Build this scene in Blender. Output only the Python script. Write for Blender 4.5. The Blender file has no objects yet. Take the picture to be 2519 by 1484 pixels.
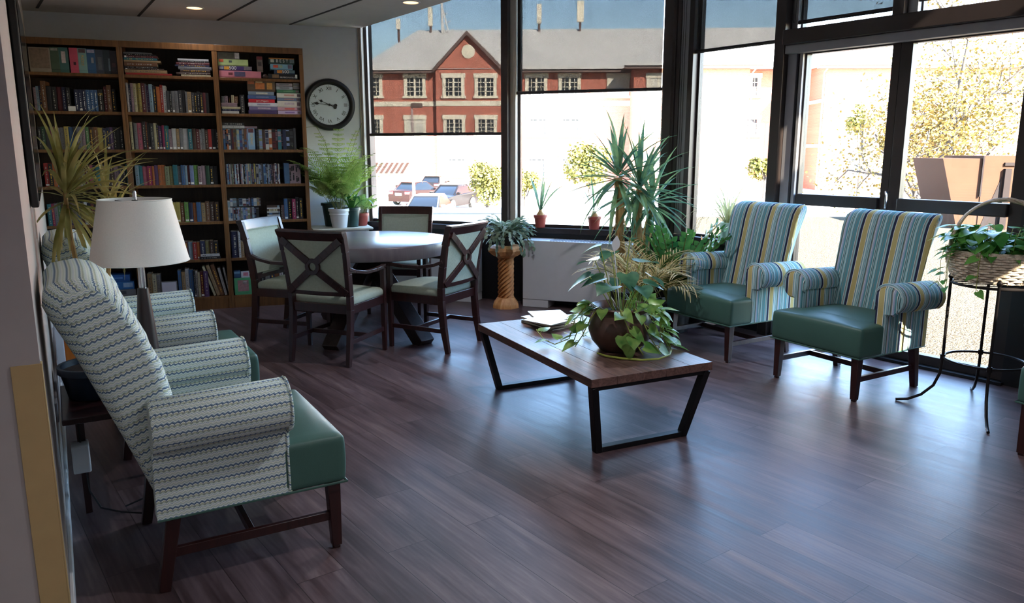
import bpy, bmesh, math, random
from mathutils import Vector, Matrix, Euler

random.seed(7)
scene = bpy.context.scene
COL = scene.collection
PI = math.pi
R = math.radians

# ------------------------------------------------------------------ camera
IMG_W, IMG_H, FPX, HORIZON, EYE = 2519.0, 1484.0, 1900.0, 372.0, 1.5
PITCH = math.atan((IMG_H / 2 - HORIZON) / FPX)
cam_data = bpy.data.cameras.new('camera')
cam_data.sensor_fit = 'HORIZONTAL'
cam_data.sensor_width = 36.0
cam_data.lens = 36.0 * FPX / IMG_W
cam_data.clip_start = 0.05
cam_data.clip_end = 600
cam = bpy.data.objects.new('camera', cam_data)
COL.objects.link(cam)
cam.location = (0, 0, EYE)
cam.rotation_euler = (PI / 2 - PITCH, 0, 0)
scene.camera = cam

# ------------------------------------------------------------------ sky, sun, exposure
SUN_HEADING, SUN_ELEV = 150.0, 32.0
world = bpy.data.worlds.new('world')
scene.world = world
world.use_nodes = True
wn = world.node_tree.nodes
wl = world.node_tree.links
sky = wn.new('ShaderNodeTexSky')
sky.sky_type = 'NISHITA'
sky.sun_disc = False
sky.sun_elevation = R(SUN_ELEV)
sky.sun_rotation = R(SUN_HEADING)
sky.altitude = 100
sky.air_density = 1.2
sky.dust_density = 0.3
sky.ozone_density = 3.0
wn['Background'].inputs['Strength'].default_value = 0.36
wl.new(sky.outputs[0], wn['Background'].inputs['Color'])

sun_data = bpy.data.lights.new('sun', 'SUN')
sun_data.energy = 20.0
sun_data.angle = R(0.55)
sun_data.color = (1.0, 0.93, 0.82)
sun = bpy.data.objects.new('sun', sun_data)
COL.objects.link(sun)
sv = Vector((math.sin(R(SUN_HEADING)) * math.cos(R(SUN_ELEV)), math.cos(R(SUN_HEADING)) * math.cos(R(SUN_ELEV)), math.sin(R(SUN_ELEV))))
sun.rotation_euler = sv.to_track_quat('Z', 'Y').to_euler()
sun.location = (8, -10, 20)

scene.view_settings.view_transform = 'Standard'
scene.view_settings.look = 'None'
scene.view_settings.gamma = 1.0
scene.view_settings.use_curve_mapping = False
scene.view_settings.exposure = 3.35

# ------------------------------------------------------------------ frames of the walls
def hv(h):
    return Vector((math.sin(R(h)), math.cos(R(h)), 0))

def frame(x, y, heading, z=0.0):
    """local x runs along the heading, local y to its left, z up"""
    return Matrix.Translation((x, y, z)) @ Matrix.Rotation(R(90 - heading), 4, 'Z')

A = Vector((-1.587, 8.359, 0))
B = Vector((1.434, 7.229, 0))
K = Vector((-1.336, 2.113, 0))
BO = Vector((-2.744, 7.379, 0))
HW, HR, HB, HL, HS = 110.5, 143.0, 70.0, -30.5, 200.0
WF = frame(A.x, A.y, HW)        # wall with the two large windows, y = outside
RF = frame(B.x, B.y, HR)        # wall with the glass doors, y = outside
CF = frame(A.x, A.y, HB)        # wall with the clock, x = 0 at the window corner
BF = frame(BO.x, BO.y, HB)      # front plane of the bookcases, y = into the shelves
LF = frame(K.x, K.y, HL)        # left wall, x = 0 at the near corner, y = behind the wall
WLEN = (B - A).length
RLEN = 4.9
E = B + hv(HR) * RLEN
SF = frame(E.x, E.y, HS)
CEIL, ROOF = 2.745, 4.3
def meet(p, d, q, e):
    # p + a d = q + b e
    det = -d.x * e.y + e.x * d.y
    a = (-(q.x - p.x) * e.y + e.x * (q.y - p.y)) / det
    return p + d * a
LC = meet(K, hv(HL), A, hv(HB))

def bg(px, py, Y):
    """point at distance Y seen in direction (px, py) of the photograph"""
    dx = (px - IMG_W / 2) / FPX
    dy = -(py - IMG_H / 2) / FPX
    r = Vector((dx, math.cos(PITCH) + dy * math.sin(PITCH), -math.sin(PITCH) + dy * math.cos(PITCH)))
    return Vector((0, 0, EYE)) + r * (Y / r.y)

# ------------------------------------------------------------------ mesh helpers
class MB:
    def __init__(self):
        self.v, self.f, self.m = [], [], []
        self.w = None          # optional length along the cloth, per vertex

    def add(self, vs, fs, m=0, M=None):
        o = len(self.v)
        for p in vs:
            p = Vector(p)
            self.v.append(M @ p if M is not None else p)
        for f in fs:
            self.f.append([i + o for i in f])
            self.m.append(m)
        return self

    def box(self, x0, x1, y0, y1, z0, z1, m=0, M=None):
        vs = [(x, y, z) for x in (x0, x1) for y in (y0, y1) for z in (z0, z1)]
        fs = [(0, 1, 3, 2), (4, 6, 7, 5), (0, 4, 5, 1), (2, 3, 7, 6), (0, 2, 6, 4), (1, 5, 7, 3)]
        return self.add(vs, fs, m, M)

    def soft(self, x0, x1, y0, y1, z0, z1, r=0.03, n=8, crown=0.0, m=0, M=None, belly=0.0):
        """a padded box: rounded edges, crowned top, bulging front"""
        c = Vector(((x0 + x1) / 2, (y0 + y1) / 2, (z0 + z1) / 2))
        h = Vector(((x1 - x0) / 2, (y1 - y0) / 2, (z1 - z0) / 2))
        r = min(r, h.x * .99, h.y * .99, h.z * .99)
        bm = bmesh.new()
        bmesh.ops.create_cube(bm, size=2)
        bmesh.ops.subdivide_edges(bm, edges=bm.edges[:], cuts=n, use_grid_fill=True)
        def warp(t):
            return math.copysign(1 - (1 - abs(t)) ** 1.6, t)
        vs = []
        for v in bm.verts:
            p = Vector((warp(v.co.x) * h.x, warp(v.co.y) * h.y, warp(v.co.z) * h.z))
            q = Vector((max(-h.x + r, min(h.x - r, p.x)), max(-h.y + r, min(h.y - r, p.y)), max(-h.z + r, min(h.z - r, p.z))))
            d = p - q
            if d.length > 1e-9:
                p = q + d.normalized() * r
            ux, uy, uz = p.x / h.x, p.y / h.y, p.z / h.z
            if uz > 0:
                p.z += crown * uz * max(0, 1 - ux * ux) * max(0, 1 - uy * uy)
            if uy > 0:
                p.y += belly * uy * max(0, 1 - uz * uz)
            vs.append(p + c)
        bm.verts.index_update()
        fs = [[v.index for v in f.verts] for f in bm.faces]
        bm.free()
        return self.add(vs, fs, m, M)

    def prism(self, poly, off, m=0, M=None):
        """poly: 3-D points of one face; off: extrusion vector"""
        n = len(poly)
        off = Vector(off)
        vs = [Vector(p) for p in poly] + [Vector(p) + off for p in poly]
        fs = [list(range(n)), list(range(2 * n - 1, n - 1, -1))]
        fs += [(i, (i + 1) % n, n + (i + 1) % n, n + i) for i in range(n)]
        return self.add(vs, fs, m, M)

    def tube(self, pts, r, n=8, m=0, M=None, caps=True, closed=False):
        pts = [Vector(p) for p in pts]
        N = len(pts)
        rs = r if isinstance(r, (list, tuple)) else [r] * N
        vs, fs = [], []
        up = None
        for i, p in enumerate(pts):
            if closed:
                t = (pts[(i + 1) % N] - pts[i - 1]).normalized()
            else:
                t = (pts[min(i + 1, N - 1)] - pts[max(i - 1, 0)])
                t = t.normalized() if t.length > 1e-9 else Vector((0, 0, 1))
            if up is None:
                up = Vector((0, 0, 1)) if abs(t.z) < .9 else Vector((1, 0, 0))
            a = t.cross(up)
            if a.length < 1e-6:
                a = t.cross(Vector((0, 1, 0)))
            a.normalize()
            b = a.cross(t).normalized()
            up = b
            for k in range(n):
                w = 2 * PI * (k + .5) / n
                vs.append(p + (a * math.cos(w) + b * math.sin(w)) * rs[i])
        for i in range(N if closed else N - 1):
            j = (i + 1) % N
            for k in range(n):
                fs.append((i * n + k, i * n + (k + 1) % n, j * n + (k + 1) % n, j * n + k))
        if caps and not closed:
            fs.append(list(range(n - 1, -1, -1)))
            fs.append([(N - 1) * n + k for k in range(n)])
        return self.add(vs, fs, m, M)

    def bar(self, p0, p1, w, h, m=0, M=None, w1=None, h1=None, side=None):
        """rectangular bar between two points"""
        p0, p1 = Vector(p0), Vector(p1)
        t = (p1 - p0).normalized()
        s = Vector(side) if side else (Vector((0, 0, 1)).cross(t) if abs(t.z) < .95 else Vector((1, 0, 0)))
        s = (s - t * s.dot(t)).normalized()
        u = t.cross(s)
        w1 = w if w1 is None else w1
        h1 = h if h1 is None else h1
        vs = []
        for p, a, b in ((p0, w / 2, h / 2), (p1, w1 / 2, h1 / 2)):
            vs += [p - s * a - u * b, p + s * a - u * b, p + s * a + u * b, p - s * a + u * b]
        fs = [(3, 2, 1, 0), (4, 5, 6, 7), (0, 1, 5, 4), (1, 2, 6, 5), (2, 3, 7, 6), (3, 0, 4, 7)]
        return self.add(vs, fs, m, M)

    def lathe(self, prof, n=24, m=0, M=None, cap=True, c=(0, 0, 0)):
        vs, fs = [], []
        c = Vector(c)
        for r, z in prof:
            for k in range(n):
                w = 2 * PI * k / n
                vs.append(c + Vector((r * math.cos(w), r * math.sin(w), z)))
        for i in range(len(prof) - 1):
            for k in range(n):
                fs.append((i * n + k, i * n + (k + 1) % n, (i + 1) * n + (k + 1) % n, (i + 1) * n + k))
        if cap:
            fs.append(list(range(n - 1, -1, -1)))
            fs.append([(len(prof) - 1) * n + k for k in range(n)])
        return self.add(vs, fs, m, M)

    # ---- leaves
    def blade(self, base, az, elev, L, w, droop=0.0, n=6, fold=0.25, m=0, twist=0.0, tip=0.04, wp=0.35, M=None):
        """a strap leaf that starts at the angle elev and bends down by droop"""
        p = Vector(base)
        vs, fs = [], []
        seg = L / n
        for i in range(n + 1):
            t = i / n
            e = elev - droop * t * t
            d = Vector((math.cos(e) * math.cos(az), math.cos(e) * math.sin(az), math.sin(e)))
            s = Vector((-math.sin(az), math.cos(az), 0))
            nn = s.cross(d)
            if twist:
                q = Matrix.Rotation(twist * t, 3, d)
                s, nn = q @ s, q @ nn
            k = (t / wp) ** .6 if t < wp else (1 - ((t - wp) / (1 - wp)) ** 1.7)
            ww = w * .5 * max(tip, .35 + .65 * k if t < wp else k)
            vs += [p - s * ww - nn * (fold * ww), p, p + s * ww - nn * (fold * ww)]
            if i < n:
                p = p + d * seg
        for i in range(n):
            a = i * 3
            fs += [(a, a + 1, a + 4, a + 3), (a + 1, a + 2, a + 5, a + 4)]
        return self.add(vs, fs, m, M)

    def leaf(self, base, d, up, L, w, m=0, heart=False, curl=0.2, fold=0.18, M=None):
        """a flat leaf from its base along d with surface normal near up"""
        d = Vector(d).normalized()
        up = Vector(up)
        s = d.cross(up)
        if s.length < 1e-5:
            s = d.cross(Vector((1, 0, .3)))
        s.normalize()
        nn = s.cross(d).normalized()
        b = Vector(base)
        if heart:
            out = [(0, 0), (-.13, .28), (-.02, .47), (.2, .5), (.45, .4), (.7, .22), (.88, .08), (1, 0)]
        else:
            out = [(0, .03), (.12, .25), (.3, .46), (.5, .5), (.7, .38), (.87, .18), (1, 0)]
        vs, fs = [], []
        k = len(out)
        def at(x, y):
            return b + d * (x * L) + s * (y * w) + nn * (-abs(y) * -fold * w - curl * L * x * x * .5)
        mids = [at(max(x, 0), 0) for x, y in out]
        left = [at(x, y) for x, y in out]
        right = [at(x, -y) for x, y in out]
        vs = mids + left + right
        for i in range(k - 1):
            fs += [(i, i + 1, k + i + 1, k + i), (i + 1, i, 2 * k + i, 2 * k + i + 1)]
        return self.add(vs, fs, m, M)

    def build(self, name, mats=None, parent=None, smooth=None, bevel=0.0, M=None, recalc=True, seg=2, flat=False):
        me = bpy.data.meshes.new(name)
        me.from_pydata([tuple(p) for p in self.v], [], self.f)
        if mats is None:
            mats = []
        if not isinstance(mats, (list, tuple)):
            mats = [mats]
        for x in mats:
            me.materials.append(x)
        if len(mats) > 1:
            me.polygons.foreach_set('material_index', self.m)
        if self.w:
            at = me.attributes.new('wrap', 'FLOAT', 'POINT')
            at.data.foreach_set('value', self.w)
        if recalc:
            bm = bmesh.new()
            bm.from_mesh(me)
            bmesh.ops.recalc_face_normals(bm, faces=bm.faces)
            bm.to_mesh(me)
            bm.free()
        me.update()
        if not flat:
            me.shade_smooth()
            me.set_sharp_from_angle(angle=R(smooth if smooth else 40))
        o = bpy.data.objects.new(name, me)
        COL.objects.link(o)
        if parent is not None:
            o.parent = parent
        if M is not None:
            if parent is None:
                o.matrix_world = M
            else:
                o.matrix_local = M
        if bevel:
            b = o.modifiers.new('bevel', 'BEVEL')
            b.width = bevel
            b.segments = seg
            b.limit_method = 'ANGLE'
            b.angle_limit = R(50)
        return o

def tag(o, label, cat, group=None, kind=None):
    if label:
        o['label'] = label
    if cat:
        o['category'] = cat
    if group:
        o['group'] = group
    if kind:
        o['kind'] = kind
    return o

def thing(name, label, cat, M=None, group=None):
    o = bpy.data.objects.new(name, None)
    o.empty_display_size = 0.1
    COL.objects.link(o)
    if M is not None:
        o.matrix_world = M
    return tag(o, label, cat, group)

def struct(o):
    o['kind'] = 'structure'
    return o

def copy_tree(o, M, label, group=None):
    c = o.copy()
    COL.objects.link(c)
    c.matrix_world = M
    c['label'] = label
    if group:
        c['group'] = group
    for ch in list(o.children):
        d = ch.copy()
        COL.objects.link(d)
        d.parent = c
        for g in list(ch.children):
            e = g.copy()
            COL.objects.link(e)
            e.parent = d
    return c

def text_part(name, s, size, mat, parent, M, depth=0.0006, align='CENTER', width=1.0):
    cu = bpy.data.curves.new(name, 'FONT')
    cu.body = s
    cu.size = size
    cu.extrude = depth
    cu.align_x = align
    cu.align_y = 'CENTER'
    tmp = bpy.data.objects.new(name, cu)
    COL.objects.link(tmp)
    bpy.context.view_layer.update()
    me = bpy.data.meshes.new_from_object(tmp.evaluated_get(bpy.context.evaluated_depsgraph_get()))
    bpy.data.objects.remove(tmp)
    if width != 1.0:
        for v in me.vertices:
            v.co.x *= width
    me.name = name
    me.materials.clear()
    me.materials.append(mat)
    o = bpy.data.objects.new(name, me)
    COL.objects.link(o)
    o.parent = parent
    o.matrix_local = M
    return o

# ------------------------------------------------------------------ materials
def C(r, g, b):
    f = lambda c: (c / 255 / 12.92) if c / 255 <= .04045 else ((c / 255 + .055) / 1.055) ** 2.4
    return (f(r), f(g), f(b), 1)

def new_mat(name):
    m = bpy.data.materials.new(name)
    m.use_nodes = True
    nt = m.node_tree
    return m, nt.nodes, nt.links, nt.nodes['Principled BSDF']

def ramp(nodes, stops, interp='LINEAR'):
    r = nodes.new('ShaderNodeValToRGB')
    r.color_ramp.interpolation = interp
    el = r.color_ramp.elements
    el[0].position, el[0].color = stops[0]
    el[1].position, el[1].color = stops[-1]
    for p, c in stops[1:-1]:
        e = el.new(p)
        e.color = c
    return r

def coords(nodes, links, kind='Object', scale=(1, 1, 1), rot=(0, 0, 0), loc=(0, 0, 0)):
    tc = nodes.new('ShaderNodeTexCoord')
    mp = nodes.new('ShaderNodeMapping')
    mp.inputs['Scale'].default_value = scale
    mp.inputs['Rotation'].default_value = rot
    mp.inputs['Location'].default_value = loc
    links.new(tc.outputs[kind], mp.inputs['Vector'])
    return mp.outputs['Vector']

def plain(name, col, rough=.5, metal=0.0, spec=.5, var=.12, scale=14, bump=0.0, bscale=120, coat=0.0, sheen=0.0):
    """a colour with a little mottling and an optional fine bump"""
    m, n, l, p = new_mat(name)
    p.inputs['Roughness'].default_value = rough
    p.inputs['Metallic'].default_value = metal
    p.inputs['Specular IOR Level'].default_value = spec
    p.inputs['Coat Weight'].default_value = coat
    p.inputs['Sheen Weight'].default_value = sheen
    v = coords(n, l)
    no = n.new('ShaderNodeTexNoise')
    no.inputs['Scale'].default_value = scale
    no.inputs['Detail'].default_value = 3
    l.new(v, no.inputs['Vector'])
    a = tuple(c * (1 - var) for c in col[:3]) + (1,)
    b = tuple(min(1, c * (1 + var)) for c in col[:3]) + (1,)
    r = ramp(n, [(.3, a), (.7, b)])
    l.new(no.outputs['Fac'], r.inputs['Fac'])
    l.new(r.outputs['Color'], p.inputs['Base Color'])
    if bump:
        nb = n.new('ShaderNodeTexNoise')
        nb.inputs['Scale'].default_value = bscale
        l.new(v, nb.inputs['Vector'])
        bp = n.new('ShaderNodeBump')
        bp.inputs['Strength'].default_value = bump
        bp.inputs['Distance'].default_value = 0.002
        l.new(nb.outputs['Fac'], bp.inputs['Height'])
        l.new(bp.outputs['Normal'], p.inputs['Normal'])
    return m

def wood(name, c0, c1, rough=.4, scale=(18, 18, 1.2), coat=0.0, spec=.5):
    m, n, l, p = new_mat(name)
    p.inputs['Roughness'].default_value = rough
    p.inputs['Coat Weight'].default_value = coat
    p.inputs['Specular IOR Level'].default_value = spec
    v = coords(n, l, scale=scale)
    no = n.new('ShaderNodeTexNoise')
    no.inputs['Scale'].default_value = 2.0
    no.inputs['Detail'].default_value = 5
    no.inputs['Distortion'].default_value = 1.2
    l.new(v, no.inputs['Vector'])
    r = ramp(n, [(.28, c0), (.72, c1)])
    l.new(no.outputs['Fac'], r.inputs['Fac'])
    l.new(r.outputs['Color'], p.inputs['Base Color'])
    bp = n.new('ShaderNodeBump')
    bp.inputs['Strength'].default_value = .12
    bp.inputs['Distance'].default_value = .001
    l.new(no.outputs['Fac'], bp.inputs['Height'])
    l.new(bp.outputs['Normal'], p.inputs['Normal'])
    return m

def leafy(name, c0, c1, rough=.5, scale=9, trans=.35):
    m, n, l, p = new_mat(name)
    p.inputs['Specular IOR Level'].default_value = .3
    p.inputs['Roughness'].default_value = rough
    v = coords(n, l)
    no = n.new('ShaderNodeTexNoise')
    no.inputs['Scale'].default_value = scale
    no.inputs['Detail'].default_value = 2
    l.new(v, no.inputs['Vector'])
    r = ramp(n, [(.35, c0), (.65, c1)])
    l.new(no.outputs['Fac'], r.inputs['Fac'])
    l.new(r.outputs['Color'], p.inputs['Base Color'])
    if trans:
        tr = n.new('ShaderNodeBsdfTranslucent')
        l.new(r.outputs['Color'], tr.inputs['Color'])
        mx = n.new('ShaderNodeMixShader')
        mx.inputs[0].default_value = trans
        l.new(p.outputs[0], mx.inputs[1])
        l.new(tr.outputs[0], mx.inputs[2])
        l.new(mx.outputs[0], n['Material Output'].inputs['Surface'])
    return m

def math_node(n, l, op, a, b=None):
    x = n.new('ShaderNodeMath')
    x.operation = op
    for i, v in enumerate((a, b)):
        if v is None:
            continue
        if isinstance(v, (int, float)):
            x.inputs[i].default_value = v
        else:
            l.new(v, x.inputs[i])
    return x.outputs[0]

# ---- fabrics and surfaces with a pattern of their own
def stripe_fabric(name, axis):
    m, n, l, p = new_mat(name)
    p.inputs['Roughness'].default_value = .85
    p.inputs['Specular IOR Level'].default_value = .2
    tc = n.new('ShaderNodeTexCoord')
    sx = n.new('ShaderNodeSeparateXYZ')
    l.new(tc.outputs['Object'], sx.inputs[0])
    v = math_node(n, l, 'FRACT', math_node(n, l, 'MULTIPLY', math_node(n, l, 'ADD', sx.outputs[axis], 3.06), 1 / .226))
    aq, te, wh, go, na, sl, pe, gy, dg = (C(156, 192, 196), C(96, 152, 162), C(232, 238, 236), C(188, 172, 116), C(44, 48, 76),
                                         C(66, 104, 116), C(160, 172, 200), C(138, 140, 138), C(52, 84, 84))
    seq = [(0, aq), (.03, wh), (.045, aq), (.07, sl), (.085, wh), (.10, go), (.255, wh), (.27, na), (.355, aq), (.395, gy), (.43, wh), (.445, te),
           (.53, gy), (.55, te), (.59, wh), (.605, aq), (.65, dg), (.67, aq), (.70, dg), (.72, wh), (.735, te), (.79, pe), (.84, wh),
           (.855, gy), (.89, dg), (.91, aq), (.95, sl), (.965, wh), (.98, te)]
    r = ramp(n, seq, 'CONSTANT')
    l.new(v, r.inputs['Fac'])
    no = n.new('ShaderNodeTexNoise')
    no.inputs['Scale'].default_value = 260
    l.new(tc.outputs['Object'], no.inputs['Vector'])
    mx = n.new('ShaderNodeMix')
    mx.data_type = 'RGBA'
    mx.blend_type = 'MULTIPLY'
    mx.inputs[0].default_value = .15
    l.new(r.outputs['Color'], mx.inputs[6])
    l.new(no.outputs['Fac'], mx.inputs[7])
    l.new(mx.outputs[2], p.inputs['Base Color'])
    bp = n.new('ShaderNodeBump')
    bp.inputs['Strength'].default_value = .3
    bp.inputs['Distance'].default_value = .001
    l.new(no.outputs['Fac'], bp.inputs['Height'])
    l.new(bp.outputs['Normal'], p.inputs['Normal'])
    return m

def zigzag_fabric(name, lean=0.0, wrap=False):
    m, n, l, p = new_mat(name)
    p.inputs['Roughness'].default_value = .9
    p.inputs['Specular IOR Level'].default_value = .15
    tc = n.new('ShaderNodeTexCoord')
    sx = n.new('ShaderNodeSeparateXYZ')
    l.new(tc.outputs['Object'], sx.inputs[0])
    u = math_node(n, l, 'MULTIPLY', math_node(n, l, 'ADD', math_node(n, l, 'ADD', sx.outputs[0], sx.outputs[1]), 4.0), 1 / .017)
    tri = math_node(n, l, 'ABSOLUTE', math_node(n, l, 'SUBTRACT', math_node(n, l, 'FRACT', u), .5))
    ax = math_node(n, l, 'SUBTRACT', sx.outputs[2], math_node(n, l, 'MULTIPLY', sx.outputs[1], lean))
    if wrap:
        at = n.new('ShaderNodeAttribute')
        at.attribute_name = 'wrap'
        ax = at.outputs['Fac']
    vv = math_node(n, l, 'MULTIPLY', math_node(n, l, 'ADD', ax, 1.0), 1 / .0365)
    w = math_node(n, l, 'FRACT', math_node(n, l, 'ADD', vv, math_node(n, l, 'MULTIPLY', tri, .3)))
    cr, wh, bl, gr, yl, pb = C(204, 214, 204), C(226, 234, 228), C(80, 100, 126), C(168, 192, 184), C(190, 196, 168), C(132, 158, 178)
    r = ramp(n, [(0, bl), (.10, wh), (.18, yl), (.33, gr), (.40, wh), (.48, pb), (.53, wh), (.62, cr), (.74, gr), (.80, wh), (.90, pb)], 'CONSTANT')
    l.new(w, r.inputs['Fac'])
    # a chain of small diamonds along the dark row
    v2 = math_node(n, l, 'ABSOLUTE', math_node(n, l, 'SUBTRACT', math_node(n, l, 'FRACT', math_node(n, l, 'ADD', vv, .30)), .5))
    dd = math_node(n, l, 'ADD', math_node(n, l, 'MULTIPLY', v2, 2.2), math_node(n, l, 'MULTIPLY', tri, .9))
    r2 = ramp(n, [(0, (1, 1, 1, 1)), (.07, (0, 0, 0, 1)), (.15, (1, 1, 1, 1)), (.24, (0, 0, 0, 1))], 'CONSTANT')
    l.new(dd, r2.inputs['Fac'])
    mx = n.new('ShaderNodeMix')
    mx.data_type = 'RGBA'
    l.new(r2.outputs['Color'], mx.inputs[0])
    l.new(r.outputs['Color'], mx.inputs[6])
    mx.inputs[7].default_value = bl
    l.new(mx.outputs[2], p.inputs['Base Color'])
    no = n.new('ShaderNodeTexNoise')
    no.inputs['Scale'].default_value = 300
    l.new(tc.outputs['Object'], no.inputs['Vector'])
    bp = n.new('ShaderNodeBump')
    bp.inputs['Strength'].default_value = .35
    bp.inputs['Distance'].default_value = .001
    l.new(no.outputs['Fac'], bp.inputs['Height'])
    l.new(bp.outputs['Normal'], p.inputs['Normal'])
    return m

def plank_floor(name):
    m, n, l, p = new_mat(name)
    ang = R(90 - HR)
    v = coords(n, l, rot=(0, 0, -ang))
    br = n.new('ShaderNodeTexBrick')
    br.offset = .37
    br.inputs['Scale'].default_value = 1.0
    br.inputs['Brick Width'].default_value = 1.22
    br.inputs['Row Height'].default_value = .178
    br.inputs['Mortar Size'].default_value = .0016
    br.inputs['Mortar Smooth'].default_value = .1
    br.inputs['Bias'].default_value = 0
    br.inputs['Color1'].default_value = (0, 0, 0, 1)
    br.inputs['Color2'].default_value = (1, 1, 1, 1)
    br.inputs['Mortar'].default_value = (.5, .5, .5, 1)
    l.new(v, br.inputs['Vector'])
    mp = n.new('ShaderNodeMapping')
    mp.inputs['Scale'].default_value = (1.1, 11, 1)
    l.new(v, mp.inputs['Vector'])
    off = n.new('ShaderNodeVectorMath')
    off.operation = 'ADD'
    l.new(mp.outputs[0], off.inputs[0])
    sc = n.new('ShaderNodeVectorMath')
    sc.operation = 'SCALE'
    sc.inputs['Scale'].default_value = 7.0
    l.new(br.outputs['Color'], sc.inputs[0])
    l.new(sc.outputs[0], off.inputs[1])
    no = n.new('ShaderNodeTexNoise')
    no.inputs['Scale'].default_value = 1.6
    no.inputs['Detail'].default_value = 7
    no.inputs['Roughness'].default_value = .62
    no.inputs['Distortion'].default_value = .6
    l.new(off.outputs[0], no.inputs['Vector'])
    wv = n.new('ShaderNodeTexWave')
    wv.bands_direction = 'Y'
    wv.inputs['Scale'].default_value = 1.4
    wv.inputs['Distortion'].default_value = 7
    wv.inputs['Detail'].default_value = 3
    wv.inputs['Detail Scale'].default_value = .6
    l.new(off.outputs[0], wv.inputs['Vector'])
    f = math_node(n, l, 'ADD', math_node(n, l, 'MULTIPLY', no.outputs['Fac'], .8), math_node(n, l, 'MULTIPLY', br.outputs['Color'], .16))
    f = math_node(n, l, 'ADD', f, math_node(n, l, 'MULTIPLY', wv.outputs['Fac'], .035))
    bl = n.new('ShaderNodeTexNoise')
    bl.inputs['Scale'].default_value = 2.2
    bl.inputs['Detail'].default_value = 4
    mp2 = n.new('ShaderNodeMapping')
    mp2.inputs['Scale'].default_value = (1.0, 2.6, 1)
    l.new(v, mp2.inputs['Vector'])
    l.new(mp2.outputs[0], bl.inputs['Vector'])
    f = math_node(n, l, 'ADD', math_node(n, l, 'MULTIPLY', f, .80), math_node(n, l, 'MULTIPLY', bl.outputs['Fac'], .26))
    r = ramp(n, [(.28, C(38, 26, 28)), (.46, C(72, 54, 54)), (.60, C(98, 79, 80)), (.80, C(134, 116, 112))])
    l.new(f, r.inputs['Fac'])
    mx = n.new('ShaderNodeMix')
    mx.data_type = 'RGBA'
    l.new(br.outputs['Fac'], mx.inputs[0])
    l.new(r.outputs['Color'], mx.inputs[6])
    mx.inputs[7].default_value = C(48, 36, 34)
    l.new(mx.outputs[2], p.inputs['Base Color'])
    rr = math_node(n, l, 'ADD', math_node(n, l, 'MULTIPLY', no.outputs['Fac'], .22), .28)
    l.new(rr, p.inputs['Roughness'])
    p.inputs['Specular IOR Level'].default_value = .40
    bp = n.new('ShaderNodeBump')
    bp.inputs['Strength'].default_value = .30
    bp.inputs['Distance'].default_value = .0015
    h = math_node(n, l, 'SUBTRACT', math_node(n, l, 'ADD', no.outputs['Fac'], math_node(n, l, 'MULTIPLY', wv.outputs['Fac'], .15)), br.outputs['Fac'])
    l.new(h, bp.inputs['Height'])
    l.new(bp.outputs['Normal'], p.inputs['Normal'])
    return m

def glass_mat(name, tint=(.97, .98, .98, 1)):
    m, n, l, p = new_mat(name)
    n.remove(p)
    tr = n.new('ShaderNodeBsdfTransparent')
    tr.inputs['Color'].default_value = tint
    gl = n.new('ShaderNodeBsdfGlossy')
    gl.inputs['Roughness'].default_value = .02
    lw = n.new('ShaderNodeLayerWeight')
    lw.inputs['Blend'].default_value = .5
    fr = math_node(n, l, 'ADD', math_node(n, l, 'MULTIPLY', math_node(n, l, 'POWER', lw.outputs['Facing'], 5.0), .6), .03)
    mx = n.new('ShaderNodeMixShader')
    l.new(fr, mx.inputs[0])
    l.new(tr.outputs[0], mx.inputs[1])
    l.new(gl.outputs[0], mx.inputs[2])
    l.new(mx.outputs[0], n['Material Output'].inputs['Surface'])
    return m

def screen_fabric(name, openness, col):
    """woven sun-screen: threads with open gaps between them"""
    m, n, l, p = new_mat(name)
    p.inputs['Roughness'].default_value = .8
    p.inputs['Base Color'].default_value = col
    v = coords(n, l, scale=(60, 60, 2.2))
    no = n.new('ShaderNodeTexNoise')
    no.inputs['Scale'].default_value = 1.0
    no.inputs['Detail'].default_value = 3
    l.new(v, no.inputs['Vector'])
    op = math_node(n, l, 'ADD', math_node(n, l, 'MULTIPLY', no.outputs['Fac'], openness * .3), openness * .85)
    tr = n.new('ShaderNodeBsdfTransparent')
    mx = n.new('ShaderNodeMixShader')
    tl = n.new('ShaderNodeBsdfTranslucent')
    tl.inputs['Color'].default_value = col
    m2 = n.new('ShaderNodeMixShader')
    m2.inputs[0].default_value = .04
    l.new(p.outputs[0], m2.inputs[1])
    l.new(tl.outputs[0], m2.inputs[2])
    l.new(op, mx.inputs[0])
    l.new(m2.outputs[0], mx.inputs[1])
    l.new(tr.outputs[0], mx.inputs[2])
    l.new(mx.outputs[0], n['Material Output'].inputs['Surface'])
    return m

def brick_mat(name, c1, c2, mortar, scale=1.0):
    m, n, l, p = new_mat(name)
    p.inputs['Roughness'].default_value = .9
    v = coords(n, l, rot=(R(90), 0, 0))
    br = n.new('ShaderNodeTexBrick')
    br.inputs['Scale'].default_value = scale
    br.inputs['Brick Width'].default_value = .22
    br.inputs['Row Height'].default_value = .075
    br.inputs['Mortar Size'].default_value = .006
    br.inputs['Color1'].default_value = c1
    br.inputs['Color2'].default_value = c2
    br.inputs['Mortar'].default_value = mortar
    l.new(v, br.inputs['Vector'])
    l.new(br.outputs['Color'], p.inputs['Base Color'])
    return m

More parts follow.
